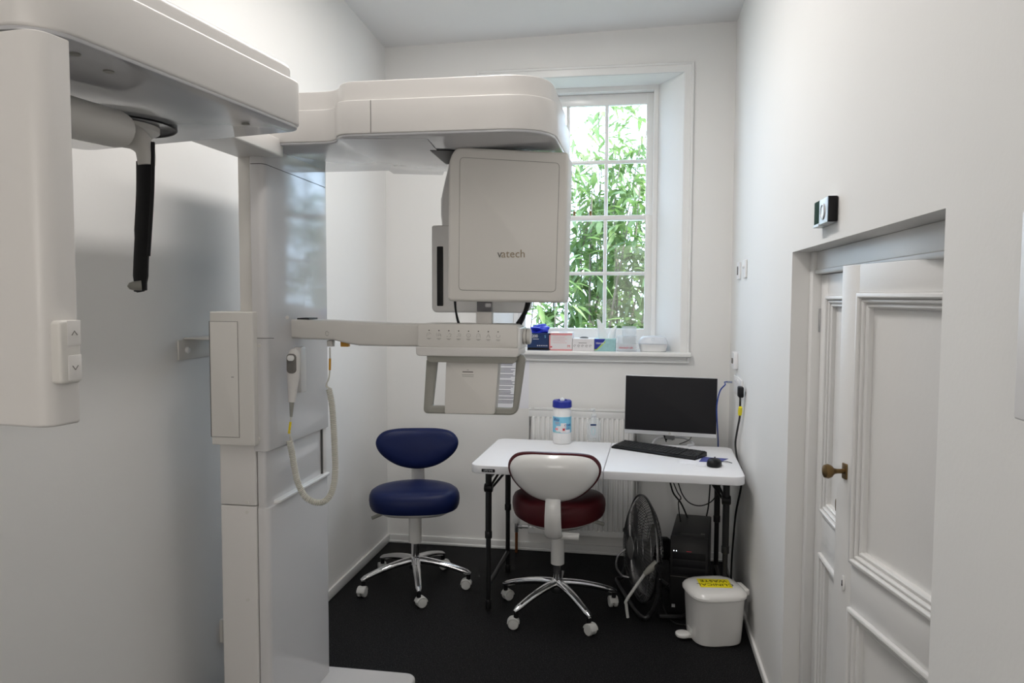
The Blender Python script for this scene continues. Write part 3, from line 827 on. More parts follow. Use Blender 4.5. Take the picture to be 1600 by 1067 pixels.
# ear rods: rotating bracket, hanging black arm, grey ear plug
EZ = CZ-.052
ea, eb = at(60, 170, Z=EZ), at(196, 205, Z=EZ)
b = B(); tube(b, [ea, ea*.5+eb*.5, eb-(eb-ea).normalized()*.02, eb-(eb-ea).normalized()*.006, eb], [.036, .034, .033, .029, .015], 20); er = obj('ear_rod_bracket', b, 'machine_beige', mach)
rc = at(182, 197, Z=CZ-.002)
re = at(270, 210, Z=CZ-.002); RR = (Vector((re.x, re.y, 0))-Vector((rc.x, rc.y, 0))).length
b = B(); tube(b, [rc+Vector((RR*math.cos(a*PI/32), RR*math.sin(a*PI/32), 0)) for a in range(64)], .0025, 6, closed=True); obj('rotation_ring', b, 'dark_rubber', mach)
b = B(); lathe(b, [(RR*.72, 0), (RR*.72, -.010), (RR*.6, -.018), (0, -.018)], 40, Matrix.Translation(rc)); obj('rotation_hub', b, 'machine_beige', mach)
EY = eb.y+.012
K = [at(190, 208, Y=EY), at(212, 216, Y=EY), at(226, 232, Y=EY), at(229, 258, Y=EY)]
b = B(); P = smooth(K, 5); n = len(P); tube(b, P, [(.014, .026-.012*i/n) for i in range(n)], 14, flat=(0, 1, 0)); obj('ear_rod_elbow', b, 'machine_beige', er)
b = B(); P = [at(a, c, Y=EY) for a, c in ((226, 252), (226, 300), (223, 360), (220.5, 410), (219.5, 448), (220, 456))]
tube(b, smooth(P, 4), [(.007, .0165)]*9+[(.007, .0150)]*6+[(.0065, .0130)]*4+[(.004, .008)]*2, 10, flat=(0, 1, 0)); ra = obj('ear_rod_arm', b, 'dark_rubber', er)
b = B(); a0 = at(239, 222, Y=EY-.004); a1 = at(238, 300, Y=EY-.004); a2 = at(232, 400, Y=EY-.004); tube(b, smooth([a0, a1, a2], 5), .0035, 6); obj('arm_edge', b, 'dark_rubber', ra)
b = B(); p = at(221, 446, Y=EY-.006); q = at(199, 447, Y=EY-.02); tube(b, [p, p*.4+q*.6, p*.15+q*.85, q], [.009, .008, .006, .001], 14); obj('ear_plug', b, 'handle_grey', ra)
for (a, c) in ((117, 85), (170, 112), (384, 194)):
    b = B(); p = at(a, c, Z=CZ-.002); prism(b, [(p.x+.008*math.cos(k*PI/8), p.y+.008*math.sin(k*PI/8)) for k in range(16)], CZ-.0028, CZ-.001, 'z'); obj('underside_plug', b, 'handle_grey', mach)

# wall bracket behind the machine
b0_, b1_ = at(277, 532, X=XL), at(277, 563, X=XL)
br = thing('wall_bracket', 'small pale wall bracket with a bolt beside the side cabinet', 'bracket', (XL, b0_.y+.1, b1_.z))
b = B(); box(b, XL, XL+.005, b0_.y, b0_.y+.32, b1_.z, b0_.z, .001); obj('back_plate', b, 'machine_beige', br)
ty = at(298, 526, X=XL+.03).y
b = B(); box(b, XL+.002, X371-.01, ty, ty+.18, b0_.z+.002, b0_.z+.008, .001); obj('shelf_plate', b, 'machine_beige', br)
b = B(); p = at(290, 547, X=XL); lathe(b, [(.012, .004), (.012, .010), (.008, .014), (0, .015)], 16, frame(p, (0, 1, 0), (1, 0, 0))); obj('bolt_cap', b, 'gloss_white', br)

# hand switch with coiled cord, hanging in its holder
HX = FXC+.045
hs = thing('exposure_hand_switch', 'white hand switch with coiled cord hanging on the x-ray column', 'hand switch', (HX, at(460, 600, X=HX).y, at(460, 650, X=HX).z))
hy = hs.location.y
hold = B()
hc_ = at(469, 580, X=FXC+.014).y
a0, a1 = at(469, 542, X=FXC+.02), at(469, 613, X=FXC+.02)
prism(hold, round_poly([(hc_-.024, a1.z), (hc_+.020, a1.z), (hc_+.024, a0.z), (hc_-.024, a0.z)], [.003, .003, .02, .012]), FXC, FXC+.028, 'x', .004); obj('switch_holder', hold, 'machine_white', mach)
hp_ = lambda a, c: at(a, c, Y=hy)
ctr = [(459.5, 545, .006), (459.5, 549, .0145), (459, 560, .0185), (458.5, 575, .0195), (458, 592, .0175), (457, 610, .0135), (456, 628, .0105)]
b = B(); P = [hp_(a, c) for a, c, r in ctr]; tube(b, P, [(r*.75, r*1.18) for a, c, r in ctr], 16, flat=(0, 1, 0)); body = obj('switch_body', b, 'machine_white', hs)
b = B(); tube(b, [hp_(456, 628), hp_(455, 651)], [(.0085, .0095), (.0045, .005)], 12); obj('strain_relief', b, 'handle_grey', hs)
c_ = hp_(458, 568)+Vector((0, -.0150, 0)); b = B(); prism(b, [(c_.x+p[0], c_.z+p[1]) for p in rrect(-.0165, .0165, -.032, .034, .013, 5)], c_.y-.001, c_.y+.008, 'y', .002); ins = obj('button_inset', b, 'mark_grey', body)
b = B(); prism(b, [(c_.x+p[0], c_.z+p[1]) for p in rrect(-.012, .012, .010, .029, .008, 5)], c_.y-.006, c_.y+.002, 'y', .002); obj('push_button', b, 'gloss_white', ins)
b = B(); prism(b, [(c_.x+p[0], c_.z+p[1]) for p in rrect(-.006, .006, -.022, .002, .003, 3)], c_.y-.003, c_.y+.002, 'y', .001); obj('push_button', b, 'mark_grey', ins)
path = [(452, 688), (456, 706), (460, 730), (466, 755), (477, 776), (495, 785), (510, 781), (520, 764), (524, 735), (523, 700), (521, 660), (518.5, 630), (514, 608)]
yv = lambda i: hy+(AY+.05-hy)*(i/(len(path)-1))
cl = smooth([at(a, c, Y=yv(i)) for i, (a, c) in enumerate(path)], 40)
Ls = [0]
for i in range(1, len(cl)): Ls.append(Ls[-1]+(cl[i]-cl[i-1]).length)
TOT = Ls[-1]; turns = int(TOT/.0062); NP = turns*9
hel = []; j = 0
for k in range(NP+1):
    s = TOT*k/NP
    while j < len(Ls)-2 and Ls[j+1] < s: j += 1
    f = (s-Ls[j])/max(Ls[j+1]-Ls[j], 1e-9)
    c = cl[j].lerp(cl[j+1], f); tg = (cl[j+1]-cl[j]).normalized()
    n1 = Vector((0, 1, 0)); n1 = (n1-tg*n1.dot(tg)).normalized(); n2 = tg.cross(n1)
    a = 2*PI*k/9; hel.append(c+(n1*math.cos(a)+n2*math.sin(a))*.0088)
b = B(); tube(b, [at(453, 672, Y=hy)]+hel+[at(511, 603, Y=AY+.05)], .0030, 5)
tube(b, [hp_(455, 650), hp_(453.5, 662), hp_(452, 676), hel[2]], .0025, 6)
tube(b, smooth([hel[-3], at(509.5, 603, Y=AY+.05), at(514, 590, Y=AY+.05), at(515.5, 570, Y=AY+.05), at(515.5, 543, Y=AY+.04)], 5), .0028, 6)
crd = obj('coiled_cord', b, 'cable_cream', hs)
b = B(); tube(b, [hp_(454, 659), hp_(451.5, 677)], .0042, 8); obj('yellow_sleeve', b, 'yellow', crd)
b = B(); tube(b, [at(515.3, 578, Y=AY+.05), at(515.6, 560, Y=AY+.047)], .0042, 8); obj('amber_sleeve', b, 'amber', crd)

# ------------------------------------------------------------------ stools
OUTL = [(0, 1), (.47, .99), (.78, .935), (.95, .80), (1, .62), (.90, .40), (.66, .19), (.37, .055), (0, 0)]
def egg(n=5):
    pts = OUTL+[(-x, y) for x, y in OUTL[-2:0:-1]]
    return [(v[0], v[1]-.5) for v in smooth([(x, y, 0) for x, y in pts], n, closed=True)]
def pad(bm, w, h, prof, curve=0, M=None, ln=egg()):
    """padded slab: outline (u across, v along), prof = (inset in metres, depth); curve bends the sides forward"""
    rings = []
    for ins, d in prof:
        ring = []
        for u, v in ln:
            sx, sy = max(w-ins, .001)/w, max(h-2*ins, .001)/h
            x, y = u*w*sx, v*h*sy
            ring.append((x, y, d+curve*(x/w)**2))
        rings.append(ring)
    loft(bm, rings, M=M)
def make_stool(loc, rz, vinyl, label, base_rot, seat_z, back_z, back_h, seat_w=.215, back_w=.205, back_y=.235, tilt=.12):
    t = thing('wheeled_stool', label, 'stool', (loc[0], loc[1], 0), rz, 'wheeled clinic stools')
    L = lambda nm, bm, m, par=None: obj(nm, bm, m, par or t, world=False, sharp=40)
    # base: five chrome arms, hub, casters
    b = B(); lathe(b, [(.030, .098), (.033, .104), (.033, .150), (.026, .162), (.021, .166), (.021, .23), (.0205, .30)], 24); L('hub', b, 'chrome')
    R = .285
    for k in range(5):
        a = base_rot+k*2*PI/5
        M = Matrix.Rotation(a, 4, 'Z')
        b = B(); pts = []; rad = []
        for i in range(13):
            s = i/12; x = .022+(R-.010)*s; z = .142-.060*s**1.7
            pts.append(Vector((x, 0, z))); rad.append(((.024-.008*s)*(.55 if i == 12 else 1), (.0195-.006*s)*(.55 if i == 12 else 1)))
        tube(b, pts, [(r2, r1) for r1, r2 in rad], 12, M=M, flat=(0, 0, 1)); arm_ = L('base_arm', b, 'chrome')
        ca = base_rot*3+k*1.3
        Mc_ = M @ Matrix.Translation((R, 0, 0)) @ Matrix.Rotation(ca, 4, 'Z')
        b = B(); lathe(b, [(.011, .052), (.011, .080)], 14, M @ Matrix.Translation((R, 0, 0))); L('caster_stem', b, 'black_plastic', arm_)
        b = B()
        for s in (-1, 1):
            lathe(b, [(0, .004), (.018, .003), (.0235, .005), (.025, .009), (.025, .017), (.022, .021), (0, .022)], 20, Mc_ @ Matrix.Translation((.012, 0, .025)) @ Matrix.Rotation(PI/2*s, 4, 'X'))
        L('caster', b, 'caster_white', arm_)
        b = B(); hood = [(.0295*math.cos(q*PI/12+.1), .0295*math.sin(q*PI/12+.1)) for q in range(12)]
        hood = hood+[(x*.85, z*.85) for x, z in hood[::-1]]
        prism(b, [(.012+x, .025+z) for x, z in hood], -.021, .021, 'y', .002, M=Mc_); L('caster_hood', b, 'caster_white', arm_)
    b = B(); lathe(b, [(.030, .235), (.0335, .238), (.0335, seat_z-.115), (.038, seat_z-.098)], 24); L('gas_lift_sleeve', b, 'stool_white')
    # seat: shell under a cushion
    prof = [(.025, -.012), (.004, -.006), (-.003, .008), (-.006, .030), (-.004, .050), (.005, .066), (.022, .076), (.055, .081), (.10, .082), (.16, .079)]
    Ms = Matrix.Translation((0, .015, seat_z-.083)) @ Matrix.Rotation(PI, 4, 'Z')
    b = B(); pad(b, seat_w, .385, [(i, d*1.22-.014) for i, d in prof], .010, Ms); L('seat', b, vinyl)
    b = B(); pad(b, seat_w*.97, .37, [(.10, -.058), (.05, -.050), (.015, -.030), (.006, -.018), (.006, .006)], .010, Ms); L('seat_shell', b, 'stool_white')
    b = B(); box(b, -.06, .06, -.05, .14, seat_z-.148, seat_z-.118, .01); L('seat_bracket', b, 'stool_white')
    # backrest, hollow side forward
    bz = back_z+back_h/2
    Mb = Matrix.Translation((0, back_y, bz)) @ Matrix.Rotation(-tilt, 4, 'X') @ Matrix(((1, 0, 0, 0), (0, 0, -1, 0), (0, 1, 0, 0), (0, 0, 0, 1)))
    b = B(); pad(b, back_w, back_h, [(.010, -.004), (.002, .002), (0, .012), (.004, .024), (.018, .036), (.05, .043), (.10, .045)], .035, Mb); L('backrest', b, vinyl)
    b = B(); pad(b, back_w-.010, back_h-.018, [(.10, -.044), (.055, -.042), (.022, -.032), (.006, -.016), (0, -.004), (.002, .002)], .035, Mb); L('backrest_shell', b, 'stool_white')
    # strut from under the seat up the backrest
    P = smooth([(0, .12, seat_z-.135), (0, .19, seat_z-.138), (0, .245, seat_z-.115), (0, .272, seat_z-.05), (0, back_y+.022, back_z-.012), (0, back_y+.014, back_z+.03)], 6)
    n = len(P)
    b = B(); tube(b, P, [(.012+.008*math.sin(PI*i/n), .044-.010*i/n) for i in range(n)], 14, flat=(0, 1, 0)); L('back_strut', b, 'stool_white')
    b = B(); cyl(b, (-.03, .20, seat_z-.135), (-.115, .20, seat_z-.138), .018, 16, .003); L('tilt_knob', b, 'stool_white')
    b = B(); tube(b, [Vector((.02, -.02, seat_z-.13)), Vector((-.14, -.03, seat_z-.125)), Vector((-.16, -.035, seat_z-.127))], .004, 8); lv = L('height_lever', b, 'steel')
    b = B(); cyl(b, (-.158, -.035, seat_z-.1275), (-.222, -.05, seat_z-.150), .0095, 12, .002); L('lever_grip', b, 'handle_grey', lv)
    return t
hb = at(649, 880, Y=3.82)
make_stool((hb.x, 3.82), math.radians(13), 'navy_vinyl', 'navy blue padded stool on chrome casters beside the folding table', math.radians(-83), .532, .578, .225, seat_w=.228, back_w=.226)
hr = at(870, 905, Y=3.60)
make_stool((hr.x, 3.63), math.radians(181), 'maroon_vinyl', 'dark red stool with white back shell pulled up to the folding table', math.radians(-54-181), .575, .595, .24, seat_w=.222, back_w=.214, back_y=.25)

# ------------------------------------------------------------------ folding table
TA = math.radians(-1.3)
fl_ = Vector((-.775, 3.475, 0))
tab = thing('folding_table', 'white moulded folding table with black legs under the window', 'table', (fl_.x, fl_.y, 0), TA)
TW, TD, TZ = 1.255, .69, .74
L = lambda nm, bm, m, par=None: obj(nm, bm, m, par or tab, world=False)
for (x0, x1, ra, rb) in ((0, TW/2-.0012, .004, .05), (TW/2+.0012, TW, .05, .004)):
    r4 = (ra, rb, rb, ra) if x0 == 0 else (ra, rb, rb, ra)
    b = B(); prism(b, rrect(x0, x1, 0, TD, r4, 8), TZ-.040, TZ, 'z', .011, bev_lo=.004); L('tabletop', b, 'table_white')
b = B(); box(b, .05, TW-.05, .06, TD-.04, TZ-.052, TZ-.039, .003); L('underside_frame', b, 'table_white')
b = B(); prism(b, rrect(.058, .122, TZ-.031, TZ-.016, .003), -.0014, .002, 'y', .0005); bdg = L('maker_badge', b, 'dark_rubber')
t = text_bm('LIFETIME', .0115, frame((.090, -.0017, TZ-.0235), (1, 0, 0), (0, -1, 0))); obj('badge_lettering', t, 'silver', bdg, world=False, sharp=0)
LF, LR = .135, TD-.055
for (x, sgn) in ((.062, 1), (TW-.070, -1)):
    for y in (LF, LR):
        b = B(); cyl(b, (x, y, .36), (x, y, TZ-.05), .0155, 16); cyl(b, (x, y, .02), (x, y, .40), .0125, 16); cyl(b, (x, y, .35), (x, y, .385), .018, 16, .003); cyl(b, (x, y, 0), (x, y, .045), .0155, 16, .003); L('leg', b, 'black_steel')
    b = B(); tube(b, [(x, LF, .115), (x, LR, .115)], .0105, 10); L('leg_crossbar', b, 'black_steel')
    b = B(); tube(b, [(x, LF, TZ-.09), (x, LR, TZ-.09)], .012, 10); L('leg_crossbar', b, 'black_steel')
    for y in (LF+.12, LR-.17):
        b = B(); tube(b, [(x+.004*sgn, LF+.012 if y < .3 else LR-.012, .60), (x+.05*sgn, y, TZ-.055)], .006, 8); tube(b, [(x+.004*sgn, LF+.012 if y < .3 else LR-.012, .585), (x+.085*sgn, y+.01, TZ-.055)], .006, 8); L('leg_brace', b, 'black_steel')
    b = B(); cyl(b, (x-.02, LF, .60), (x+.02, LF, .60), .022, 14, .004); L('brace_clamp', b, 'black_plastic')

# ------------------------------------------------------------------ things on the table
def on_table(px, py): return at(px, py, Z=TZ)
c = on_table(878, 692)
can = thing('wipes_canister', 'white cylindrical wipes tub with blue lid and cyan label on the table', 'wipes tub', tuple(c))
CR = .050; CH = .235
L = lambda nm, bm, m, par: obj(nm, bm, m, par, world=False)
b = B(); lathe(b, [(.044, 0), (CR-.002, .003), (CR, .010), (CR, CH-.052), (CR-.004, CH-.040), (CR-.003, CH-.036)], 40); L('tub', b, 'bottle_white', can)
b = B(); lathe(b, [(CR+.001, CH-.038), (CR+.0025, CH-.036), (CR+.002, CH-.006), (CR-.003, CH), (.030, CH), (.027, CH-.007), (0, CH-.007)], 40); lid = L('lid', b, 'royal_blue', can)
b = B(); 
loft(b, [[(.012*math.cos(q*PI/5)*s, .007*math.sin(q*PI/5)*s, z) for q in range(10)] for s, z in ((.8, CH-.008), (1.1, CH+.002), (.7, CH+.010), (.1, CH+.014))]); L('wipe', b, 'tissue', can)
b = B(); lathe(b, [(CR, .062), (CR+.0008, .063), (CR+.0008, .148), (CR, .149)], 48); lab = L('label_wrap', b, 'cyan_print', can)
face = math.atan2(-c.y, -c.x)
def wrap(a0, z0, R_):
    return lambda v: ((R_+v.z)*math.cos(face+a0+v.x/R_), (R_+v.z)*math.sin(face+a0+v.x/R_), z0+v.y)
def patch(nm, a0, z0, w, h, m, R_=CR+.0012, r=.002):
    b = B(); nseg = 10
    loft(b, [[((R_+d)*math.cos(face+a0+(-w/2+w*i/nseg)/R_), (R_+d)*math.sin(face+a0+(-w/2+w*i/nseg)/R_), z0+zz_) for d, zz_ in ((-.001, -h/2), (0, -h/2), (0, h/2), (-.001, h/2))] for i in range(nseg+1)])
    return L(nm, b, m, lab)
patch('label_patch', -.25, .085, .040, .030, 'paper')
patch('label_patch', .15, .090, .030, .052, 'carton_white', CR+.0014)
patch('label_patch', -.62, .083, .018, .012, 'pink_print', CR+.0016)
patch('label_patch', .18, .082, .012, .012, 'red_print', CR+.0018)
patch('label_patch', .55, .072, .045, .016, 'paper', CR+.0013)
patch('label_patch', -.5, .067, .040, .006, 'teal_print', CR+.0013)
for s_, a0, z0, sz, m in (('inu', -.66, .136, .031, 'royal_blue'), ('cont', .66, .106, .024, 'royal_blue')):
    t = text_bm(s_, sz, fn=wrap(a0, z0, CR+.0014)); obj('label_lettering', t, m, lab, world=False, sharp=0)
for (a0, z0, w) in ((-.55, .119, .030), (-.55, .111, .026), (.60, .090, .034), (.60, .084, .030)): patch('label_line', a0, z0, w, .0018, 'pink_print' if a0 < 0 else 'paper_blue', CR+.0016)

c = on_table(928, 688)
bo = thing('sanitizer_bottle', 'clear pump bottle of hand gel beside the wipes tub', 'bottle', tuple(c))
bo.rotation_euler.z = math.radians(12)
def ov(w, d, z, n=28, p=3.0):
    out = []
    for k in range(n):
        a = 2*PI*k/n; ca, sa = math.cos(a), math.sin(a)
        out.append((w*math.copysign(abs(ca)**(2/p), ca), d*math.copysign(abs(sa)**(2/p), sa), z))
    return out
b = B(); loft(b, [ov(.036, .020, 0), ov(.0385, .022, .004), ov(.0385, .022, .092), ov(.034, .019, .110), ov(.017, .014, .124), ov(.013, .013, .130), ov(.013, .013, .136)]); L('bottle_body', b, 'clear_plastic', bo)
b = B(); lathe(b, [(.0155, .130), (.0155, .146), (.007, .149), (.005, .152), (.005, .170)], 18); tube(b, [(0, 0, .168), (0, 0, .174), (-.012, -.006, .175), (-.030, -.012, .170)], [(.007, .007), (.008, .008), (.005, .006), (.003, .004)], 10); L('pump', b, 'clear_plastic', bo)
b = B(); tube(b, [(0, 0, .01), (0, 0, .14)], .003, 8); L('dip_tube', b, 'frosted_plastic', bo)
b = B(); box(b, -.026, .010, -.0235, -.021, .020, .098); lb = L('front_label', b, 'frosted_plastic', bo)
b = B(); box(b, -.024, .008, -.0245, -.0230, .086, .095); L('label_band', b, 'navy_print', lb)
b = B(); 
tube(b, [(-.008+.010*math.cos(a*PI/8), -.0242, .055+.020*math.sin(a*PI/8)) for a in range(17)], .0016, 5); L('label_mark', b, 'teal_print', lb)

# monitor
MF = on_table(1040, 690)
mon = thing('computer_monitor', 'thin black monitor with silver edge standing on the table', 'monitor', tuple(MF), math.radians(-9))
def MLc(nm, bm, m, par=None, **k): return obj(nm, bm, m, par or mon, **k)
mn = Vector((math.sin(math.radians(-9)), -math.cos(math.radians(-9)), 0)); mn = Vector((-.156, -.988, .0))
# panel plane through the monitor, facing the stool
mu = Vector((math.cos(math.radians(-9)), math.sin(math.radians(-9)), 0))
mn = Vector((mu.y, -mu.x, 0))
mv = (Vector((0, 0, 1))+Vector((mn.x, mn.y, 0))*-.07).normalized(); mn = mu.cross(mv)
Pc = (MF.x, MF.y-.005, MF.z+.22)
pp_ = lambda a, c: at(a, c, plane=(Pc, tuple(mn)))
def loc2(p): d = p-Vector(Pc); return d.dot(mu), d.dot(mv)
Ma = Matrix((mu, mv, mn)).transposed().to_4x4(); Ma.translation = Vector(Pc)
tl, tr, bl2, brr = loc2(pp_(980, 586)), loc2(pp_(1124, 591)), loc2(pp_(973, 676)), loc2(pp_(1117, 685))
u0_, u1_ = (tl[0]+bl2[0])/2, (tr[0]+brr[0])/2; v1_ = (tl[1]+tr[1])/2; v0_ = (bl2[1]+brr[1])/2
b = B(); prism(b, rrect(u0_, u1_, v0_, v1_, .004), -.018, 0, 'z', .002, M=Ma); MLc('housing', b, 'silver')
b = B(); prism(b, rrect(u0_+.002, u1_-.002, v0_+.022, v1_-.002, .002), -.002, .0012, 'z', .0006, M=Ma); MLc('screen', b, 'screen_black')
b = B(); um = (u0_+u1_)/2; prism(b, [(um+.0065*math.cos(q*PI/10), v0_+.011+.0065*math.sin(q*PI/10)) for q in range(20)], 0, .0008, 'z', M=Ma); lg = MLc('logo_disc', b, 'handle_grey')
t = text_bm('hp', .011, Ma @ Matrix.Translation((um, v0_+.0115, .001))); obj('logo_lettering', t, 'gloss_white', lg, sharp=0)
b = B(); pn = Ma @ Vector((um, v0_+.02, -.014)); pf = Vector((pn.x-.02*mn.x, pn.y-.02*mn.y+.01, TZ+.012))
tube(b, [Ma @ Vector((um, v0_+.09, -.020)), Ma @ Vector((um, v0_, -.026)), pf], [(.008, .030), (.007, .028), (.006, .026)], 10, flat=tuple(mn)); MLc('stand_neck', b, 'silver')
b = B(); ring_ = smooth([on_table(1018, 697), on_table(1030, 685.5), on_table(1064, 685), on_table(1078, 690), on_table(1083, 696), on_table(1074, 697.5)], 8)
ring_ = [v+Vector((0, 0, .006)) for v in ring_]
tube(b, ring_, [(.006, .007)]*len(ring_), 8, flat=(0, 0, 1)); MLc('stand_base', b, 'silver')

# keyboard
k0, k1, k2, k3 = on_table(955, 700), on_table(1086, 719.5), on_table(1101, 710.5), on_table(972, 690)
ku = Vector((k1.x-k0.x, k1.y-k0.y, 0)); KW = .445; ku.normalize(); kv = Vector((-ku.y, ku.x, 0))
kb = thing('keyboard', 'black keyboard lying on the table before the monitor', 'keyboard', tuple(k0), math.atan2(ku.y, ku.x))
KW = (k1-k0).length; KD = .135
Lk = lambda nm, bm, m, par=None, **q: obj(nm, bm, m, par or kb, world=False, **q)
b = B(); prism(b, [(0, 0), (KD, 0), (KD, .022), (.012, .012), (0, .009)], 0, KW, 'x', .002); Lk('keyboard_case', b, 'black_plastic')
b = B()
nc = 21; cw = (KW-.016)/nc
for rw in range(6):
    for cc in range(nc):
        if cc in (14, 18) and False: continue
        if rw == 0 and 4 <= cc <= 8: continue
        if cc == 13 and rw > 0 and rw < 3 and False: continue
        y0 = .014+rw*.0195+(.003 if rw == 5 else 0); z0 = .012+(y0-.012)*.0805
        x0 = .008+cc*cw+(.003 if cc > 16 else 0)-(.002 if cc < 14 else 0)
        box(b, x0+.0011, x0+cw-.0011, y0, y0+.0165, z0-.002, z0+.0055, .0012, 1)
y0 = .014; box(b, .008+4*cw, .008+9*cw-.003, y0, y0+.0165, .010, .0175, .0012, 1)
Lk('keys', b, 'key_black')
# mouse and papers
m_ = on_table(1116, 728)
pap = tag(obj('paper_sheet', (lambda b: (prism(b, [(p.x, p.y) for p in [on_table(1056, 722), on_table(1100, 728), on_table(1122, 720), on_table(1080, 715)]], TZ, TZ+.0006, 'z'), b)[1])(B()), 'paper'), 'loose white paper sheet lying partly under the keyboard', 'paper')
pb = tag(obj('paper_booklet', (lambda b: (prism(b, [(p.x, p.y) for p in [on_table(1092, 721.5), on_table(1124, 723), on_table(1138, 717), on_table(1098, 714)]], TZ+.0007, TZ+.0016, 'z'), b)[1])(B()), 'paper_blue'), 'dark blue printed leaflet lying under the mouse', 'leaflet')
ms = thing('computer_mouse', 'black computer mouse beside the keyboard on the table', 'mouse', (m_.x, m_.y+.006, TZ+.0017), math.radians(-12))
Lm = lambda nm, bm, m, par=None: obj(nm, bm, m, par or ms, world=False)
def mring(z, s, oy=0): return [(.034*s*math.copysign(abs(math.cos(a))**.8, math.cos(a)), .052*s*math.copysign(abs(math.sin(a))**.85, math.sin(a))+oy, z+(-.004*math.sin(a)*s*(z/.03))) for a in [2*PI*k/24 for k in range(24)]]
b = B(); loft(b, [mring(0, .95), mring(.004, 1), mring(.014, .99), mring(.023, .90), mring(.029, .74), mring(.0325, .52), mring(.034, .28), mring(.0344, .04)]); mb_ = Lm('mouse_body', b, 'black_plastic')
b = B(); cyl(b, (-.003, .026, .030), (.003, .026, .030), .006, 12); Lm('scroll_wheel', b, 'key_black', mb_)
b = B(); tube(b, smooth([(0, .05, .006), (.01, .075, .004), (.05, .085, .004), (.075, .072, .003)], 5), .0018, 6); Lm('mouse_cord', b, 'cable_black', mb_)

# ------------------------------------------------------------------ radiator
RY0, RY1 = YB-.11, YB-.035
x0, x1 = at(826, 645, Y=RY0).x, at(994, 830, Y=RY0).x
z1, z0 = at(900, 640, Y=RY0+.02).z, at(900, 838, Y=RY0).z
rad = thing('radiator', 'white ribbed panel radiator on the back wall behind the table', 'radiator', ((x0+x1)/2, YB, z0))
b = B()
nf = 21; pitch = (x1-x0-.03)/nf
prof = []
pts = [(x0+.015, RY0+.012)]
for i in range(nf):
    a = x0+.015+i*pitch
    pts += [(a+pitch*.14, RY0+.012), (a+pitch*.26, RY0), (a+pitch*.74, RY0), (a+pitch*.86, RY0+.012)]
pts += [(x1-.015, RY0+.012), (x1-.015, RY0+.022), (x0+.015, RY0+.022)]
prism(b, pts, z0+.035, z1-.045, 'z', .004, 2)
box(b, x0, x1, RY0+.006, RY0+.024, z1-.048, z1-.006, .004); box(b, x0, x1, RY0+.006, RY0+.024, z0, z0+.038, .004)
pn_ = obj('front_panel', b, 'radiator_white', rad)
b = B(); box(b, x0, x1, RY1-.018, RY1, z0, z1-.006, .004); obj('rear_panel', b, 'radiator_white', rad)
for xx in (x0-.001, x1-.002):
    b = B(); box(b, xx, xx+.003, RY0+.004, RY1+.001, z0+.01, z1, .001); obj('side_cover', b, 'radiator_white', rad)
b = B(); box(b, x0, x1, RY0+.005, RY0+.018, z1-.004, z1, .001); box(b, x0, x1, RY1-.014, RY1, z1-.004, z1, .001)
ns = 100
for i in range(ns+1):
    a = x0+.03+(x1-x0-.06)*i/ns; box(b, a-.0016, a+.0016, RY0+.016, RY1-.012, z1-.004, z1-.0005)
obj('top_grille', b, 'radiator_white', rad)
b = B(); box(b, x0+.02, x1-.02, RY0+.026, RY1-.020, z0+.02, z1-.02); obj('convector_fins', b, 'radiator_white', rad)
for xx in (x0+.1, x1-.1):
    b = B(); box(b, xx, xx+.03, RY1, YB, z0+.1, z1-.1, .002); obj('wall_hanger', b, 'radiator_white', rad)
vp = at(807, 822, Y=RY0+.035)
b = B(); cyl(b, vp+Vector((0, 0, .02)), vp+Vector((0, 0, .078)), .021, 18, .005); obj('valve_head', b, 'gloss_white', rad)
b = B(); cyl(b, vp+Vector((0, 0, -.035)), vp+Vector((0, 0, .024)), .012, 14, .002); tube(b, [vp, vp+Vector((.03, 0, 0)), Vector((x0+.03, vp.y, vp.z))], .009, 10); cyl(b, vp+Vector((.018, 0, 0)), vp+Vector((.034, 0, 0)), .014, 8); obj('valve_body', b, 'steel', rad)
b = B(); tube(b, [vp+Vector((0, 0, -.03)), Vector((vp.x, vp.y, .005))], .0085, 12); obj('copper_pipe', b, 'copper', rad)
vp2 = Vector((x1+.04, RY0+.035, z0+.03))

# ------------------------------------------------------------------ floor things under the table
# desk tower
fy = at(1056, 973, Z=0); TXA = fy.x; TYA = fy.y
tw = thing('computer_tower', 'black computer tower on the floor under the table', 'computer', (TXA+.085, TYA+.275, 0), math.radians(-7))
Lt = lambda nm, bm, m, par=None, **k: obj(nm, bm, m, par or tw, world=False, **k)
TWW, TDD, THH = .178, .42, .385
b = B(); box(b, -TWW/2, TWW/2, -TDD/2+.02, TDD/2, .012, THH, .006); Lt('case', b, 'black_plastic')
b = B(); prism(b, [(-TDD/2+.022, .012), (-TDD/2+.004, .012), (-TDD/2, .03), (-TDD/2, THH-.03), (-TDD/2+.02, THH+.001), (-TDD/2+.03, THH+.001)], -TWW/2, TWW/2, 'x', .003); fb = Lt('front_bezel', b, 'black_plastic')
for z in (.30, .262, .224):
    b = B(); box(b, -TWW/2+.012, TWW/2-.012, -TDD/2-.0015, -TDD/2+.003, z-.017, z+.017, .0015); Lt('drive_bay', b, 'screen_black', fb)
b = B(); box(b, -TWW/2+.002, TWW/2-.002, -TDD/2-.001, -TDD/2+.001, .196, .198); Lt('bezel_line', b, 'mark_grey', fb)
for x in (-TWW/2+.018, -TWW/2+.030):
    b = B(); ball(b, (x, -TDD/2-.001, .322), .0022, seg=8); Lt('power_light', b, 'led_white', fb)
b = B(); box(b, -.012, .012, -TDD/2-.001, -TDD/2+.001, .3215, .324); Lt('red_stripe', b, 'red_print', fb)
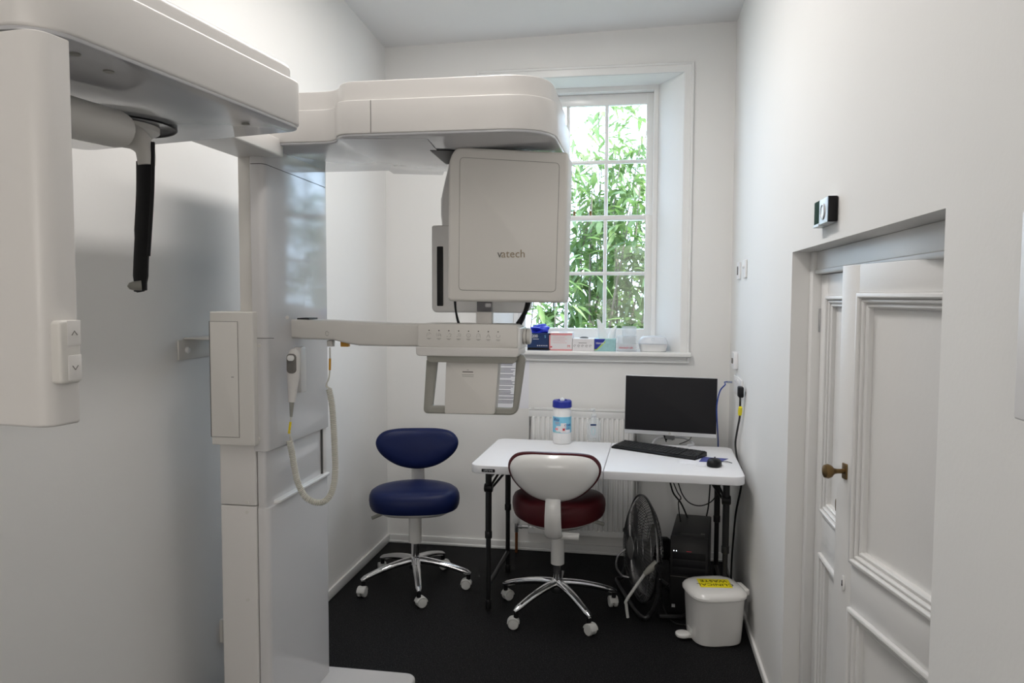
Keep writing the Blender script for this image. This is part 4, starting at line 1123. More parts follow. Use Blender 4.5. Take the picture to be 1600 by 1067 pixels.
for (dx, dz) in ((0, 0), (.008, 0), (0, .008), (.008, .008)):
    b = B(); box(b, -TWW/2+.012+dx, -TWW/2+.019+dx, -TDD/2-.0012, -TDD/2+.001, .045+dz, .052+dz); Lt('badge', b, 'silver', fb)
b = B(); box(b, -TWW/2+.03, TWW/2-.02, -TDD/2+.02, -TDD/2+.075, THH-.001, THH+.003, .001); Lt('top_handle_recess', b, 'dark_rubber')
b = B(); box(b, TWW/2-.04, TWW/2-.02, -TDD/2+.08, -TDD/2+.10, THH-.001, THH+.0006); Lt('top_badge', b, 'mark_grey')
for sx in (-1, 1):
    for sy in (-1, 1):
        b = B(); cyl(b, (sx*.06, sy*.16, 0), (sx*.06, sy*.16, .014), .014, 12); Lt('foot', b, 'dark_rubber')

# floor fan, turned away from the camera
FCY = 3.84
fc = at(1003, 856, Y=FCY)
fan = thing('floor_fan', 'chrome wire floor fan under the table beside the tower', 'fan', (fc.x, FCY, 0), 0)
FR = .262
ax = Vector((-.96, -.275, .05)).normalized()
Mf = frame((fc.x, FCY, fc.z), Vector((0, 0, 1)).cross(ax), ax)
def fpt(r, a, d): return Mf @ Vector((r*math.cos(a), r*math.sin(a), d))
for (nm, s, dome) in (('front_grille', 1, .058), ('rear_grille', -1, .062)):
    b = B()
    for k in range(84 if s > 0 else 60):
        a = 2*PI*k/(84 if s > 0 else 60)
        P = []
        for i in range(9):
            r = FR*(.22+.78*i/8); P.append(fpt(r, a+.35*(1-i/8)*s, s*dome*(1-(i/8)**3.2)))
        tube(b, P, .0013, 4)
    for f in (.22, .45, .68, .88):
        d = s*dome*(1-(((f-.22)/.78))**3.2); tube(b, [fpt(FR*f, 2*PI*k/40, d) for k in range(40)], .0014, 4, closed=True)
    g = obj(nm, b, 'fan_wire', fan)
    if s > 0:
        b = B(); lathe(b, [(.058, .056), (.056, .061), (.03, .064), (0, .064)], 28, Mf); obj('grille_badge', b, 'fan_blade', g)
b = B(); tube(b, [fpt(FR, 2*PI*k/56, 0) for k in range(56)], [(.009, .005)]*56, 8, closed=True); obj('grille_rim', b, 'fan_wire', fan)
b = B(); lathe(b, [(0, -.15), (.045, -.148), (.058, -.13), (.058, -.055), (0, -.055)], 24, Mf); obj('motor', b, 'black_plastic', fan)
for k in range(3):
    b = B(); a0 = k*2*PI/3+.4; rings = []
    for i in range(8):
        s = i/7; r = .045+s*(FR*.86-.045); w = .35+.5*math.sin(PI*min(s*1.1, 1)*.8)
        rg = []
        for j in range(9):
            q = a0+(-.5+j/8)*w*1.5; rg.append(fpt(r, q, .018*math.cos((j/8)*PI)))
        rg2 = [p+ax*.0025 for p in rg[::-1]]
        rings.append(rg+rg2)
    loft(b, rings); obj('blade', b, 'fan_blade', fan)
b = B(); lathe(b, [(.046, -.045), (.046, .02), (.030, .032), (0, .034)], 24, Mf); obj('blade_hub', b, 'fan_blade', fan)
# stand: U tube on the floor with a yoke
tn = Vector((0, 0, 1)).cross(ax).normalized()
axh = Vector((ax.x, ax.y, 0)).normalized()
c0 = Vector((fc.x, FCY, .013))
k_ = .17
b = B(); P = smooth([c0-tn*(FR+.018)+Vector((0, 0, fc.z-.013)), c0-tn*(FR+.016)+Vector((0, 0, .12)), c0-tn*(FR-.01)+axh*.03+Vector((0, 0, .02)), c0-tn*(FR-.05)+axh*.07, c0+tn*(FR-.05)+axh*.07, c0+tn*(FR-.01)+axh*.03+Vector((0, 0, .02)), c0+tn*(FR+.016)+Vector((0, 0, .12)), c0+tn*(FR+.018)+Vector((0, 0, fc.z-.013))], 7)
P = [Vector((p.x, p.y, max(p.z, .0125))) for p in P]
tube(b, P, .0115, 10); obj('stand_tube', b, 'black_steel', fan)
b = B(); P = [c0+tn*(FR-.03)-axh*.02, c0+tn*(FR-.05)-axh*k_, c0-tn*(FR-.05)-axh*k_, c0-tn*(FR-.03)-axh*.02]; tube(b, smooth(P, 6), .0115, 10); obj('stand_foot', b, 'black_steel', fan)
for s in (-1, 1):
    b = B(); p = Vector((fc.x, FCY, fc.z))+tn*s*(FR+.004); cyl(b, p, p+tn*s*.035, .020, 16, .004); obj('pivot_knob', b, 'black_plastic', fan)
b = B(); Pm = Mf @ Vector((0, 0, -.12)); tube(b, smooth([Pm, Pm-axh*-.0+Vector((.03, .02, -.10)), Vector((Pm.x+.02, Pm.y+.05, .05)), Vector((Pm.x-.1, Pm.y+.12, .006)), Vector((Pm.x-.15, Pm.y+.30, .006))], 6), .0035, 6); obj('power_cord', b, 'cable_black', fan)
# pale plug lead lying over the fan stand
p0, p1, p2 = at(980, 936, Y=3.585), at(1007, 897, Y=3.585), at(1027, 879, Y=3.585)
pe = thing('plug_lead', 'pale grey plug lead hanging in front of the wire floor fan', 'cable', (p0.x, 3.585, 0))
b = B(); tube(b, smooth([p1, p0, p0+Vector((-.004, .004, -.03)), Vector((p0.x+.004, 3.592, .008))], 6), .0075, 8); obj('lead', b, 'caster_white', pe)
b = B(); tube(b, [p1, p1*.6+p2*.4, p2], [(.009, .010), (.014, .017), (.012, .016)], 12, flat=(0, 1, 0)); obj('plug', b, 'handle_grey', pe)
p0 = at(962, 890, Y=3.86)
b = B(); tube(b, smooth([at(977, 858, Y=3.86), at(966, 868, Y=3.86), at(963, 885, Y=3.86), at(972, 899, Y=3.86), at(985, 902, Y=3.86)], 6), .006, 8); tag(obj('cable_loop', b, 'steel'), 'grey cable looping out on the left side of the fan', 'cable')

# clinical waste pedal bin
bc = at(1117, 1010, Z=0)
BCX, BCY = bc.x+.002, bc.y+.098
bn = thing('pedal_bin', 'small white pedal bin with yellow clinical waste sticker on the lid', 'bin', (BCX, BCY, 0), math.radians(-74))
bn.scale = (.955, .955, .94)
Lb = lambda nm, bm, m, par=None, **k: obj(nm, bm, m, par or bn, world=False, **k)
def sq(w, d, z, p=3.4, n=40, oy=0):
    return [(x, y+oy, zz_) for x, y, zz_ in ov(w, d, z, n, p)]
b = B(); loft(b, [sq(.104, .104, .0), sq(.112, .112, .006), sq(.115, .115, .02), sq(.125, .126, .215), sq(.127, .128, .222)]); Lb('bucket', b, 'stool_white')
b = B(); loft(b, [sq(.131, .132, .2225), sq(.134, .135, .226), sq(.134, .135, .236), sq(.126, .127, .248), sq(.110, .111, .258), sq(.085, .086, .263), sq(.02, .02, .2645)]); ld = Lb('lid', b, 'stool_white')
b = B(); MS = Matrix.Rotation(math.radians(80), 4, 'Z'); box(b, -.074, .074, -.056, .050, .2640, .2652, .0004, M=MS); ld_s = Lb('warning_sticker', b, 'sticker_yellow', ld)
Mt = MS @ frame((0, 0, .2654), (-1, 0, 0), (0, 0, 1))
for s_, yy_ in (('CLINICAL', .024), ('WASTE', -.022)):
    t = text_bm(s_, .039, Mt @ Matrix.Translation((0, yy_, 0)), ext=.0003, spacing=1.0); obj('sticker_lettering', t, 'dark_rubber', ld_s, world=False, sharp=0)
b = B(); box(b, -.05, .05, .125, .155, .215, .246, .008); Lb('hinge', b, 'stool_white')
b = B(); 
prism(b, [(.0+.034*math.copysign(abs(math.cos(a))**.8, math.cos(a)), -.150+.034*math.sin(a)) for a in [2*PI*k/24 for k in range(24)]], .012, .030, 'z', .006)
box(b, -.022, .022, -.14, -.095, .008, .026, .004); Lb('pedal', b, 'stool_white')
b = B(); box(b, -.03, .03, -.118, -.110, .02, .055, .004); Lb('pedal_slot', b, 'caster_white')

# ------------------------------------------------------------------ window sill things
def sill(px, py=543): return at(px, py, Z=SZ)
def carton(name, label, cat, xa, xb, h, y, d, m, group=None, rz=0):
    cx = (at(xa, 540, Y=y).x+at(xb, 540, Y=y).x)/2; w = at(xb, 540, Y=y).x-at(xa, 540, Y=y).x
    o = thing(name, label, cat, (cx, y+d/2, SZ), rz, group)
    b = B(); box(b, -w/2, w/2, -d/2, d/2, 0, h, .0015, 1); c = obj('carton', b, m, o, world=False)
    return o, w, c
def flat(par, nm, x0, x1, z0, z1, yf, m, e=.0006, r=0):
    b = B(); 
    if r: prism(b, rrect(x0, x1, z0, z1, r, 4), yf-e, yf+.0005, 'y')
    else: box(b, x0, x1, yf-e, yf+.0005, z0, z1)
    return obj(nm, b, m, par, world=False, sharp=0)
SY = YB-.030
zh = lambda py, y: at(900, py, Y=y).z-SZ
g1_, w, cc = carton('glove_box', 'dark blue glove carton with bright blue gloves spilling out on the sill', 'box', 824, 857, zh(521, SY), SY, .11, 'navy_print', 'cartons on the window sill')
f_ = -.055
t = text_bm('200', .024, frame((-.018, f_-.0008, .084), (1, 0, 0), (0, -1, 0))); obj('box_lettering', t, 'gloss_white', cc, world=False, sharp=0)
t = text_bm('S', .022, frame((w/2-.02, f_-.0008, .082), (1, 0, 0), (0, -1, 0))); obj('box_lettering', t, 'cyan_print', cc, world=False, sharp=0)
flat(cc, 'print_line', -.03, .005, .066, .0685, f_, 'carton_white'); flat(cc, 'print_band', -w/2+.001, w/2-.001, .004, .016, f_, 'black_plastic')
for k in range(6): flat(cc, 'print_mark', -.005+.011*k, .001+.011*k, .026, .031, f_, 'carton_white')
random.seed(5)
b = B(); hh = zh(521, SY)
t = bmesh.new(); bmesh.ops.create_icosphere(t, subdivisions=4, radius=1)
ph = [(Vector((random.uniform(-1, 1), random.uniform(-1, 1), random.uniform(-1, 1))).normalized(), random.uniform(3, 8), random.uniform(0, 6)) for _ in range(14)]
for v in t.verts:
    n_ = v.co.normalized(); f = 1+sum(.10*math.sin(k*n_.dot(d)+p) for d, k, p in ph)
    v.co = Vector((n_.x*.052*f, n_.y*.042*f, max(n_.z*.034*f+.016, 0)+.0))
merge(b, t, Matrix.Translation((.002, 0, hh))); obj('gloves', b, 'glove_blue', g1_, world=False, sharp=25)
g2_, w, cc = carton('mask_box', 'white carton with pink bands between dark blue glove carton and plain one', 'box', 858, 894, zh(520, SY), SY, .12, 'carton_white', 'cartons on the window sill')
f_ = -.06; h = zh(520, SY)
flat(cc, 'pink_band', -w/2, w/2, h-.014, h-.004, f_, 'pink_print'); flat(cc, 'pink_band', -w/2, w/2, .001, .009, f_, 'pink_print'); flat(cc, 'pink_band', -w/2, -w/2+.008, .001, h-.006, f_, 'pink_print')
t = text_bm('M', .022, frame((w/2-.02, f_-.0008, .026), (1, 0, 0), (0, -1, 0))); obj('box_lettering', t, 'red_print', cc, world=False, sharp=0)
flat(cc, 'red_mark', -w/2+.006, -w/2+.018, .018, .026, f_, 'red_print')
for k in range(5): flat(cc, 'print_line', -w/2+.02, w/2-.03-.012*(k % 2), .046+.011*k, .0475+.011*k, f_, 'pink_print')
b = B(); lathe(b, [(.026, 0), (.026, .001), (0, .001)], 20, Matrix.Translation((.01, 0, h)) @ Matrix.Diagonal((1, .6, 1, 1))); obj('opening', b, 'seam', g2_, world=False)
g3_, w, cc = carton('plain_glove_box', 'low plain white carton between the pink banded box and tissue box', 'box', 894.5, 928.5, zh(529, SY), SY, .12, 'carton_white', 'cartons on the window sill')
h = zh(529, SY)
flat(cc, 'print_line', -.028, .02, .046, .049, f_, 'mark_grey')
for k in range(5):
    b = B(); x = -.05+.023*k; tube(b, [(x+.006*math.cos(a*PI/4), f_-.0004, .030+.006*math.sin(a*PI/4)) for a in range(7+k % 2)], .0011, 5); obj('print_mark', b, 'mark_grey', cc, world=False)
b = B(); lathe(b, [(.026, 0), (.026, .004), (.016, .009), (0, .010)], 20, Matrix.Translation((.0, 0, h)) @ Matrix.Diagonal((1, .6, 1, 1))); obj('opening', b, 'seam', g3_, world=False)
g4_, w, cc = carton('tissue_box', 'teal tissue carton with blue corner and pulled tissue on the sill', 'box', 929, 961.5, zh(529, SY), SY, .12, 'teal_print', 'cartons on the window sill')
b = B(); prism(b, [(-w/2, .012), (-w/2+.012, .012), (-.005, .060), (.002, h), (-w/2, h)], f_-.0006, f_+.0004, 'y'); obj('blue_corner', b, 'royal_blue', cc, world=False, sharp=0)
b = B(); prism(b, [(-w/2, .006), (-w/2+.016, .008), (.000, .050), (.004, .062), (-w/2+.012, .013), (-w/2, .012)], f_-.0004, f_+.0004, 'y'); obj('lime_stripe', b, 'lime_print', cc, world=False, sharp=0)
t = text_bm('tissues', .018, frame((-w/2+.032, f_-.0010, h-.024), (1, 0, 0), (0, -1, 0))); obj('box_lettering', t, 'gloss_white', cc, world=False, sharp=0)
rings = []
for i in range(9):
    s = i/8; ring = []
    for k in range(20):
        a = 2*PI*k/20; rr = (.030-.010*s)*(1+.35*s*math.sin(3*a+1)); ring.append((-.012+rr*math.cos(a)-.022*s, rr*.45*math.sin(a), h-.002+.095*s*(1-.25*math.cos(a*1.0+.6))))
    rings.append(ring)
b = B(); loft(b, rings); rings2 = [[(.020-(p[0]+.012)*.8+.012, p[1]+.01, h+(p[2]-h)*.66) for p in r_] for r_ in rings]; loft(b, rings2); obj('tissue', b, 'tissue', g4_, world=False, sharp=60)
# clear dispenser and lidded tub
x0_, x1_ = at(963.5, 540, Y=SY).x, at(995, 540, Y=SY).x
cd_ = thing('clear_dispenser', 'clear plastic dispenser box with red lettering between tissue box and lidded tub', 'dispenser', ((x0_+x1_)/2, SY+.06, SZ))
w = x1_-x0_
b = B(); ringframe(b, -w/2, w/2, -.06, .06, [(0, 0), (0, .088), (.003, .088), (.003, 0)], M=Matrix(((1, 0, 0, 0), (0, 0, 1, 0), (0, 1, 0, 0), (0, 0, 0, 1)))); box(b, -w/2, w/2, -.06, .06, 0, .003); dbx = obj('dispenser_case', b, 'clear_plastic', cd_, world=False)
b = B(); box(b, -w/2+.004, w/2-.004, -.058, -.0565, .010, .045); obj('front_band', b, 'frosted_plastic', dbx, world=False)
t = text_bm('dentech uk', .018, frame((-.005, -.0608, .024), (1, 0, 0), (0, -1, 0))); obj('case_lettering', t, 'red_print', dbx, world=False, sharp=0)
b = B(); lathe(b, [(.032, .004), (.036, .02), (.040, .10), (.043, .145), (.040, .145), (.036, .03), (.0, .008)], 24, Matrix.Translation((.012, .012, 0))); obj('cup', b, 'clear_plastic', cd_, world=False)
x0_, x1_ = at(997, 540, Y=SY).x, at(1045, 540, Y=SY).x; w = (x1_-x0_)
tb = thing('lidded_tub', 'low white tub with translucent domed lid at the right end of the sill', 'tub', ((x0_+x1_)/2, SY+.08, SZ))
b = B(); loft(b, [ov(w*.40, .062, 0), ov(w*.43, .066, .003), ov(w*.48, .074, .040), ov(w*.49, .076, .044)]); obj('tub_body', b, 'bottle_white', tb, world=False)
b = B(); loft(b, [ov(w*.49, .076, .0445), ov(w*.50, .078, .048), ov(w*.49, .076, .056), ov(w*.42, .066, .078), ov(w*.36, .056, .088), ov(w*.30, .045, .090)]); ldt = obj('lid', b, 'frosted_plastic', tb, world=False)
b = B(); box(b, -.012, .004, -.072, -.05, .052, .082, .004); obj('lid_clip', b, 'clear_plastic', ldt, world=False)

# ------------------------------------------------------------------ wall things
def poster(nm, label, pts, m='paper', rows=()):
    P = [at(a, c, Y=YB-.0012) for a, c in pts]
    o = thing(nm, label, 'paper', (P[0].x, YB, min(p.z for p in P)))
    b = B(); prism(b, [(p.x, p.z) for p in P], YB-.0012, YB-.0002, 'y'); sh = obj('sheet', b, m, o, sharp=0)
    return o, sh
o_, sh = poster('wall_notice', 'printed white notice taped to the wall behind the grab handle', [(768, 566), (810, 563), (810, 637), (768, 636)])
random.seed(3)
yy_ = 568
b_rows = 0
for (y0_, y1_) in ((568, 571), (575, 582), (585, 590), (594, 601), (604, 606), (610, 616), (620, 622), (625, 629)):
    b = B(); y_ = y0_
    while y_ <= y1_:
        a0 = at(775+random.uniform(0, 2), y_, Y=YB-.0016); a1 = at(806-random.uniform(0, 9), y_, Y=YB-.0016); box(b, a0.x, a1.x, YB-.0018, YB-.0010, a0.z-.0018, a0.z+.0018); y_ += 2.0
    obj('print_block', b, 'ink', sh, sharp=0)
o2_, sh2 = poster('wall_sheet', 'blank white sheet on the wall showing right of the grab handle', [(811, 550), (827, 550), (826, 638), (811, 638)])

def wall_plate(nm, label, cat, pts, X=XR, th=.009):
    P = [at(a, c, X=X) for a, c in pts]
    y0, y1 = min(p.y for p in P), max(p.y for p in P); z0, z1 = min(p.z for p in P), max(p.z for p in P)
    return y0, y1, z0, z1
def plate(nm, label, cat, yc, zc, w, h, group=None, th=.010):
    o = thing(nm, label, cat, (XR, yc, zc-h/2), 0, group)
    b = B(); prism(b, rrect(yc-w/2, yc+w/2, zc-h/2, zc+h/2, .006, 4), XR-th, XR, 'x', .003, bev_lo=.003); p = obj('face_plate', b, 'socket_white', o)
    return o, p
p = at(1156, 423, X=XR); yc, zc = p.y, p.z
o_, fp_ = plate('light_switch', 'white switch plate with dark rocker, left one of the pair high on the right wall', 'switch', yc, zc, .092, .092, 'switch plates on the right wall')
b = B(); prism(b, rrect(yc-.010, yc+.010, zc-.022, zc+.022, .004, 3), XR-.014, XR-.009, 'x', .001); obj('rocker', b, 'mark_grey', fp_)
p = at(1165.5, 420, X=XR); yc, zc = p.y, p.z
o_, fp_ = plate('indicator_plate', 'white plain plate with small knob, right one of the pair high on the right wall', 'switch', yc, zc, .092, .092, 'switch plates on the right wall')
b = B(); cyl(b, (XR-.018, yc, zc+.01), (XR-.009, yc, zc+.01), .008, 14, .002); obj('knob', b, 'socket_white', fp_)
p = at(1151.5, 563, X=XR); yc, zc = p.y, p.z
o_, fp_ = plate('fused_switch', 'white fused spur plate just above the double socket', 'switch', yc, zc, .09, .090, th=.022)
for dy in (-.012, .012):
    b = B(); prism(b, rrect(yc+dy-.006, yc+dy+.006, zc-.016, zc+.012, .002, 3), XR-.027, XR-.021, 'x', .001); obj('rocker', b, 'mark_grey', fp_)
pa, pb2 = at(1146, 598, X=XR), at(1162, 607, X=XR)
yc, zc = (pa.y+pb2.y)/2-.01, (pa.z+pb2.z)/2
yc = at(1155, 603, X=XR).y; zc = at(1155, 603, X=XR).z
dso, dsp = plate('double_socket', 'white double wall socket with a black plug in the right corner', 'socket', yc, zc, .30, .09)
SOCK_Y, SOCK_Z = yc, zc
for dy in (-.035, .035, .10):
    b = B(); prism(b, rrect(yc+dy-.006, yc+dy+.006, zc+.014, zc+.034, .002, 3), XR-.014, XR-.009, 'x', .001); obj('rocker', b, 'socket_white', dsp)
# black plug and its lead down to the floor
pg = at(1158, 612, X=XR-.02)
pl_ = thing('power_cable', 'black mains plug and lead with yellow tag hanging down the right wall', 'cable', (XR-.02, pg.y, 0))
b = B(); box(b, XR-.036, XR-.0105, pg.y-.030, pg.y+.022, pg.z-.026, pg.z+.026, .006); obj('plug', b, 'black_plastic', pl_)
P = smooth([(XR-.024, pg.y, pg.z-.022)]+[tuple(at(a, c, X=XR-.018)) for a, c in ((1156.5, 630), (1156, 650), (1152, 672), (1149, 695), (1153, 722))]+[(XR-.020, at(1158, 740, X=XR-.02).y, .70)]+[tuple(at(a, c, X=XR-.016)) for a, c in ((1158, 760), (1150, 800), (1146, 840), (1143, 880))]+[(XR-.02, at(1143, 880, X=XR-.02).y, .02)], 6)
b = B(); tube(b, P, .0050, 8); ld2 = obj('lead', b, 'cable_black', pl_)
b = B(); q0, q1 = at(1157, 636, X=XR-.018), at(1156, 648, X=XR-.018); tube(b, [q0, q0*.5+q1*.5, q1], [(.009, .009), (.011, .011), (.009, .009)], 10); obj('yellow_tag', b, 'sticker_yellow', ld2)
# blue network lead
bl0 = at(1143, 597, X=XR-.012)
nb = thing('network_cable', 'blue network lead from the wall plate down behind the monitor', 'cable', (XR-.03, bl0.y, TZ))
b = B(); tube(b, smooth([(XR-.009, bl0.y, bl0.z), (XR-.05, bl0.y-.02, bl0.z+.002), tuple(at(1133, 601, Y=4.12)), tuple(at(1125, 611, Y=4.12)), tuple(at(1120, 635, Y=4.13)), tuple(at(1121, 668, Y=4.16)), tuple(at(1122, 690, Y=4.22)), tuple(at(1122, 760, Y=4.25))], 7), .0035, 8); nl = obj('lead', b, 'cable_blue', nb)
b = B(); box(b, XR-.036, XR-.008, bl0.y-.009, bl0.y+.009, bl0.z-.007, bl0.z+.007, .002); obj('connector', b, 'clear_plastic', nl)
# leads under the table and behind the monitor
cabs = [('thick black lead hanging from the table to the tower top', [(1046, 748), (1052, 770), (1064, 786)], 4.0, .0045),
        ('thin black lead looping down left of the tower top', [(1050, 748), (1058, 768), (1064, 778), (1060, 786)], 3.85, .003),
        ('thin black lead straying across to the right rear table leg', [(1058, 748), (1066, 772), (1078, 786), (1095, 790), (1112, 783), (1124, 766)], 3.96, .003),
        ('black lead dropping behind the right front table leg', [(1110, 750), (1107, 790), (1101, 822), (1102, 840)], 4.15, .004)]
TWM = tw.matrix_basis
ends = [TWM @ Vector((-.03, .15, THH-.001)), TWM @ Vector((-.06, .06, THH-.001)), None, None]
for (lb_, pts, yv_, rr), en_ in zip(cabs, ends):
    b = B(); tube(b, smooth([tuple(at(a, c, Y=yv_+.02*i)) for i, (a, c) in enumerate(pts)]+([tuple(en_)] if en_ else []), 7), rr, 7); tag(obj('hanging_cable', b, 'cable_black'), lb_, 'cable', 'leads under the table')
b = B(); tube(b, smooth([tuple(at(1034, 672, Y=MF.y+.02)), tuple(at(1038, 680, Y=MF.y+.03)), tuple(at(1041, 690, Y=MF.y+.05))], 5), .0035, 7); P = [at(1036.5, 676, Y=MF.y+.02), at(1041, 687, Y=MF.y+.045)]; tube(b, P, .0065, 8); tag(obj('video_cable', b, 'cable_black'), 'black plug end hanging below the left half of the monitor', 'cable')
b = B(); a_ = at(1051, 676, Y=MF.y+.03); tube(b, [a_, Vector((a_.x, a_.y+.01, TZ+.004))], .005, 8); tag(obj('video_cable', b, 'cable_black'), 'short straight black lead dropping below the middle of the monitor', 'cable')
b = B(); tube(b, smooth([tuple(on_table(1062, 700)+Vector((0, .02, .018))), tuple(on_table(1076, 693)+Vector((0, 0, .019))), tuple(on_table(1081, 687)+Vector((0, 0, .022))), tuple(on_table(1085, 683)+Vector((0, 0, .03)))], 6), .0025, 6); tag(obj('keyboard_cable', b, 'cable_black'), 'thin black keyboard lead running over the monitor stand', 'cable')
b = B(); tube(b, smooth([tuple(at(1031, 905, Z=.25)), tuple(at(1034, 935, Z=.08)), tuple(at(1042, 960, Z=.008)), tuple(at(1056, 974, Z=.006)), tuple(at(1078, 976, Z=.006))], 6), .0035, 7); tag(obj('floor_cable', b, 'cable_black'), 'black lead curling on the floor before the computer tower', 'cable')
# corner conduit box low on the right
cx_ = at(1143, 900, X=XR)
# door alarm
da0, da1 = at(1311, 327, X=XR), at(1272, 330, X=XR)
yA, yB_ = da0.y, da1.y
zA, zB_ = at(1311, 338, X=XR).z, at(1311, 304, X=XR).z
dv = thing('door_alarm', 'silver and black alarm sounder above the panelled doors', 'alarm', (XR, (yA+yB_)/2, zA))
XD = XR-.025
zA, zB_ = at(1293, 347, X=XD).z, at(1293, 306, X=XD).z
yF = at(1294, 320, X=XD).y; yR_ = at(1272, 320, X=XD).y
ysp = at(1280, 320, X=XD).y
b = B(); prism(b, rrect(yF, ysp, zA, zB_, .006), XD, XR, 'x', .003); hsn = obj('housing', b, 'alarm_silver', dv)
b = B(); prism(b, rrect(yF-.006, yF+.004, zA+.001, zB_-.001, .004), XD-.0008, XR-.0005, 'x', .006, bev_lo=.001) ; obj('end_cap', b, 'black_plastic', dv)
b = B(); prism(b, rrect(ysp, yR_, zA, zB_, .004), XD+.001, XR, 'x', .002); obj('battery_tray', b, 'circuit_green', dv)
b = B(); prism(b, rrect(ysp-.002, yR_+.002, zA-.002, zA+.006, .001), XD-.001, XR, 'x', .001); obj('cover_edge', b, 'alarm_silver', dv)
b = B(); yc = (yF+ysp)/2+.002; zc = (zA+zB_)/2-.002; lathe(b, [(.022, -.001), (.022, .003), (.019, .004), (.018, .002), (0, .002)], 26, frame((XD, yc, zc), (0, -1, 0), (-1, 0, 0)) @ Matrix.Diagonal((1, 1, 1, 1))); obj('round_button', b, 'silver', hsn)
# white board edge on the near right wall
w0 = at(1597, 330, X=XR-.014); w1 = at(1597, 658, X=XR-.014)
wb = thing('wall_panel', 'flat white board on the right wall nearer than the panelled doors', 'panel', (XR, w0.y-.2, w1.z))
b = B(); prism(b, rrect(w0.y-.45, w0.y, w1.z, w0.z, .004), XR-.014, XR, 'x', .003); obj('board', b, 'socket_white', wb)
# outlet low on the left wall
q0, q1 = at(343, 969, X=XL), at(343, 1005, X=XL)
ol = thing('wall_outlet', 'grey outlet low on the left wall half behind the machine column', 'socket', (XL, q0.y+.07, q1.z))
b = B(); prism(b, rrect(q0.y, q0.y+.14, q1.z, q0.z, .004), XL, XL+.012, 'x', .003, bev_lo=0); obj('face_plate', b, 'machine_beige', ol)

# ------------------------------------------------------------------ garden beyond the glass
b = B(); box(b, -9, 9, YB+WT+.01, 22, -.6, .0); gr = obj('lawn_ground', b, 'lawn'); gr['kind'] = 'structure'
def leaf_quad(V, Fc, c, d, up, L_, w):
    d = d.normalized(); s = d.cross(up)
    if s.length < 1e-3: s = d.orthogonal()
    s.normalize(); nn = s.cross(d)
    i = len(V)
    prof = [(0, .06), (.22, .75), (.45, 1), (.72, .7), (1, .03)]
    for t_, k in prof:
        cc_ = c+d*(L_*t_)-Vector((0, 0, L_*.25*t_*t_))
        V += [cc_-s*(w*k*.5)+nn*(w*.12*k), cc_, cc_+s*(w*k*.5)+nn*(w*.12*k)]
    for q in range(4):
        a = i+q*3
        Fc += [(a, a+1, a+4, a+3), (a+1, a+2, a+5, a+4)]
def shrub(label, base, tips, seed, m, L_=(.12, .21), dens=20, rad=.014, cat='shrub', lo=.34):
    random.seed(seed)
    o = thing('garden_shrub', label, cat, tuple(base), 0, 'shrubs outside the window')
    V, Fc = [], []
    for tip in tips:
        tip = Vector(tip)
        mid = base*.5+tip*.5+Vector((random.uniform(-.1, .1), random.uniform(-.1, .1), .10))
        P = smooth([tuple(base+Vector((random.uniform(-.06, .06), random.uniform(-.06, .06), 0))), tuple(base*.75+mid*.25+Vector((0, 0, .05))), tuple(mid), tuple(tip)], 7)
        b = B(); n = len(P); tube(b, P, [rad*(1-.8*i/n) for i in range(n)], 7); obj('branch', b, 'bark', o)
        for i in range(int(n*lo), n):
            for k in range(2 if i < n*.5 else 3):
                tw_d = Vector((random.gauss(0, 1), random.gauss(0, 1), random.gauss(.25, .6))).normalized()
                tl_ = random.uniform(.15, .45)
                for s in range(dens//4):
                    t_ = (s+1)/(dens//4)
                    c = P[i]+tw_d*tl_*t_-Vector((0, 0, .12*t_*t_*tl_))
                    dd = tw_d+Vector((random.gauss(0, .7), random.gauss(0, .7), random.gauss(-.25, .5)))
                    leaf_quad(V, Fc, c, dd, Vector((random.gauss(0, .3), random.gauss(0, .3), 1)), random.uniform(*L_), random.uniform(.032, .056))
    me = bpy.data.meshes.new('leaves'); me.from_pydata([tuple(v) for v in V], [], Fc); me.update()
    for p_ in me.polygons: p_.use_smooth = True
    me.materials.append(MATS[m]); l_ = bpy.data.objects.new('leaves', me); COL.objects.link(l_); l_.parent = o
    l_.matrix_parent_inverse = o.matrix_basis.inverted()
    return o
W = lambda a, c, Y: at(a, c, Y=Y)
Y1 = 6.3
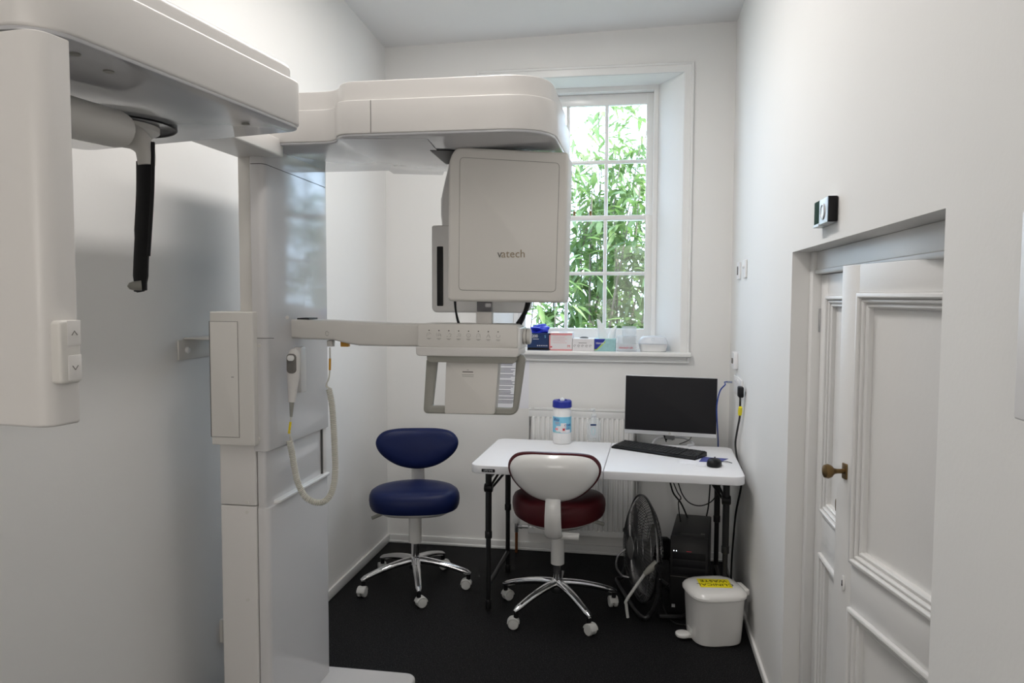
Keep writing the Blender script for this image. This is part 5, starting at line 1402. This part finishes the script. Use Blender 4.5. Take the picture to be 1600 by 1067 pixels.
shrub('leafy shrub with diagonal stems seen through the lower right panes', Vector((W(940, 560, Y1).x, Y1, 0)), [W(1010, 400, Y1+.1), W(985, 330, Y1), W(1040, 330, Y1-.2), W(960, 330, Y1+.2), W(1000, 290, Y1+.3), W(1045, 360, Y1), W(925, 300, Y1+.2)], 11, 'leaf_mid', lo=.52, rad=.022)
Y1 = 6.9
shrub('leafy shrub filling the middle panes beside the tube head', Vector((W(880, 560, Y1).x, Y1, 0)), [W(905, 300, Y1), W(940, 260, Y1+.2), W(970, 250, Y1), W(890, 340, Y1-.2), W(925, 310, Y1-.3), W(1000, 230, Y1+.3), W(870, 330, Y1), W(955, 320, Y1)], 23, 'leaf_mid', lo=.46, rad=.018)
Y1 = 7.6
shrub('pale green tall shrub reaching the top panes', Vector((W(960, 560, Y1).x, Y1, 0)), [W(915, 180, Y1), W(935, 150, Y1), W(985, 165, Y1+.2), W(1005, 200, Y1), W(900, 210, Y1), W(960, 215, Y1), W(1020, 150, Y1)], 37, 'leaf_light', dens=12)
Y1 = 5.9
shrub('bare stemmed shrub seen through the lower left pane', Vector((W(828, 560, Y1).x, Y1, 0)), [W(850, 440, Y1), W(868, 420, Y1+.2), W(842, 400, Y1), W(800, 380, Y1)], 41, 'leaf_light', dens=8)

Y1 = 8.2
shrub('broad pale shrub further back behind the diagonal stems', Vector((.75, Y1, 0)), [(.2, Y1, 2.6), (.6, Y1, 3.0), (1.1, Y1+.2, 2.7), (.35, Y1-.2, 2.1), (.9, Y1, 2.2), (1.4, Y1, 2.4), (.5, Y1, 2.3), (1.2, Y1, 2.2)], 53, 'leaf_mid', dens=24, lo=.5)
Y1 = 7.4
shrub('leafy shrub standing well to the right of the window outside', Vector((1.9, Y1, 0)), [(1.5, Y1, 2.6), (1.9, Y1, 3.0), (2.4, Y1+.2, 2.7), (1.2, Y1-.2, 2.1), (2.1, Y1, 2.2), (1.7, Y1, 1.6), (1.3, Y1, 3.2), (2.4, Y1, 3.3), (1.0, Y1, 1.6), (2.6, Y1, 2.0), (1.6, Y1+.4, 3.5)], 59, 'leaf_mid', dens=28)
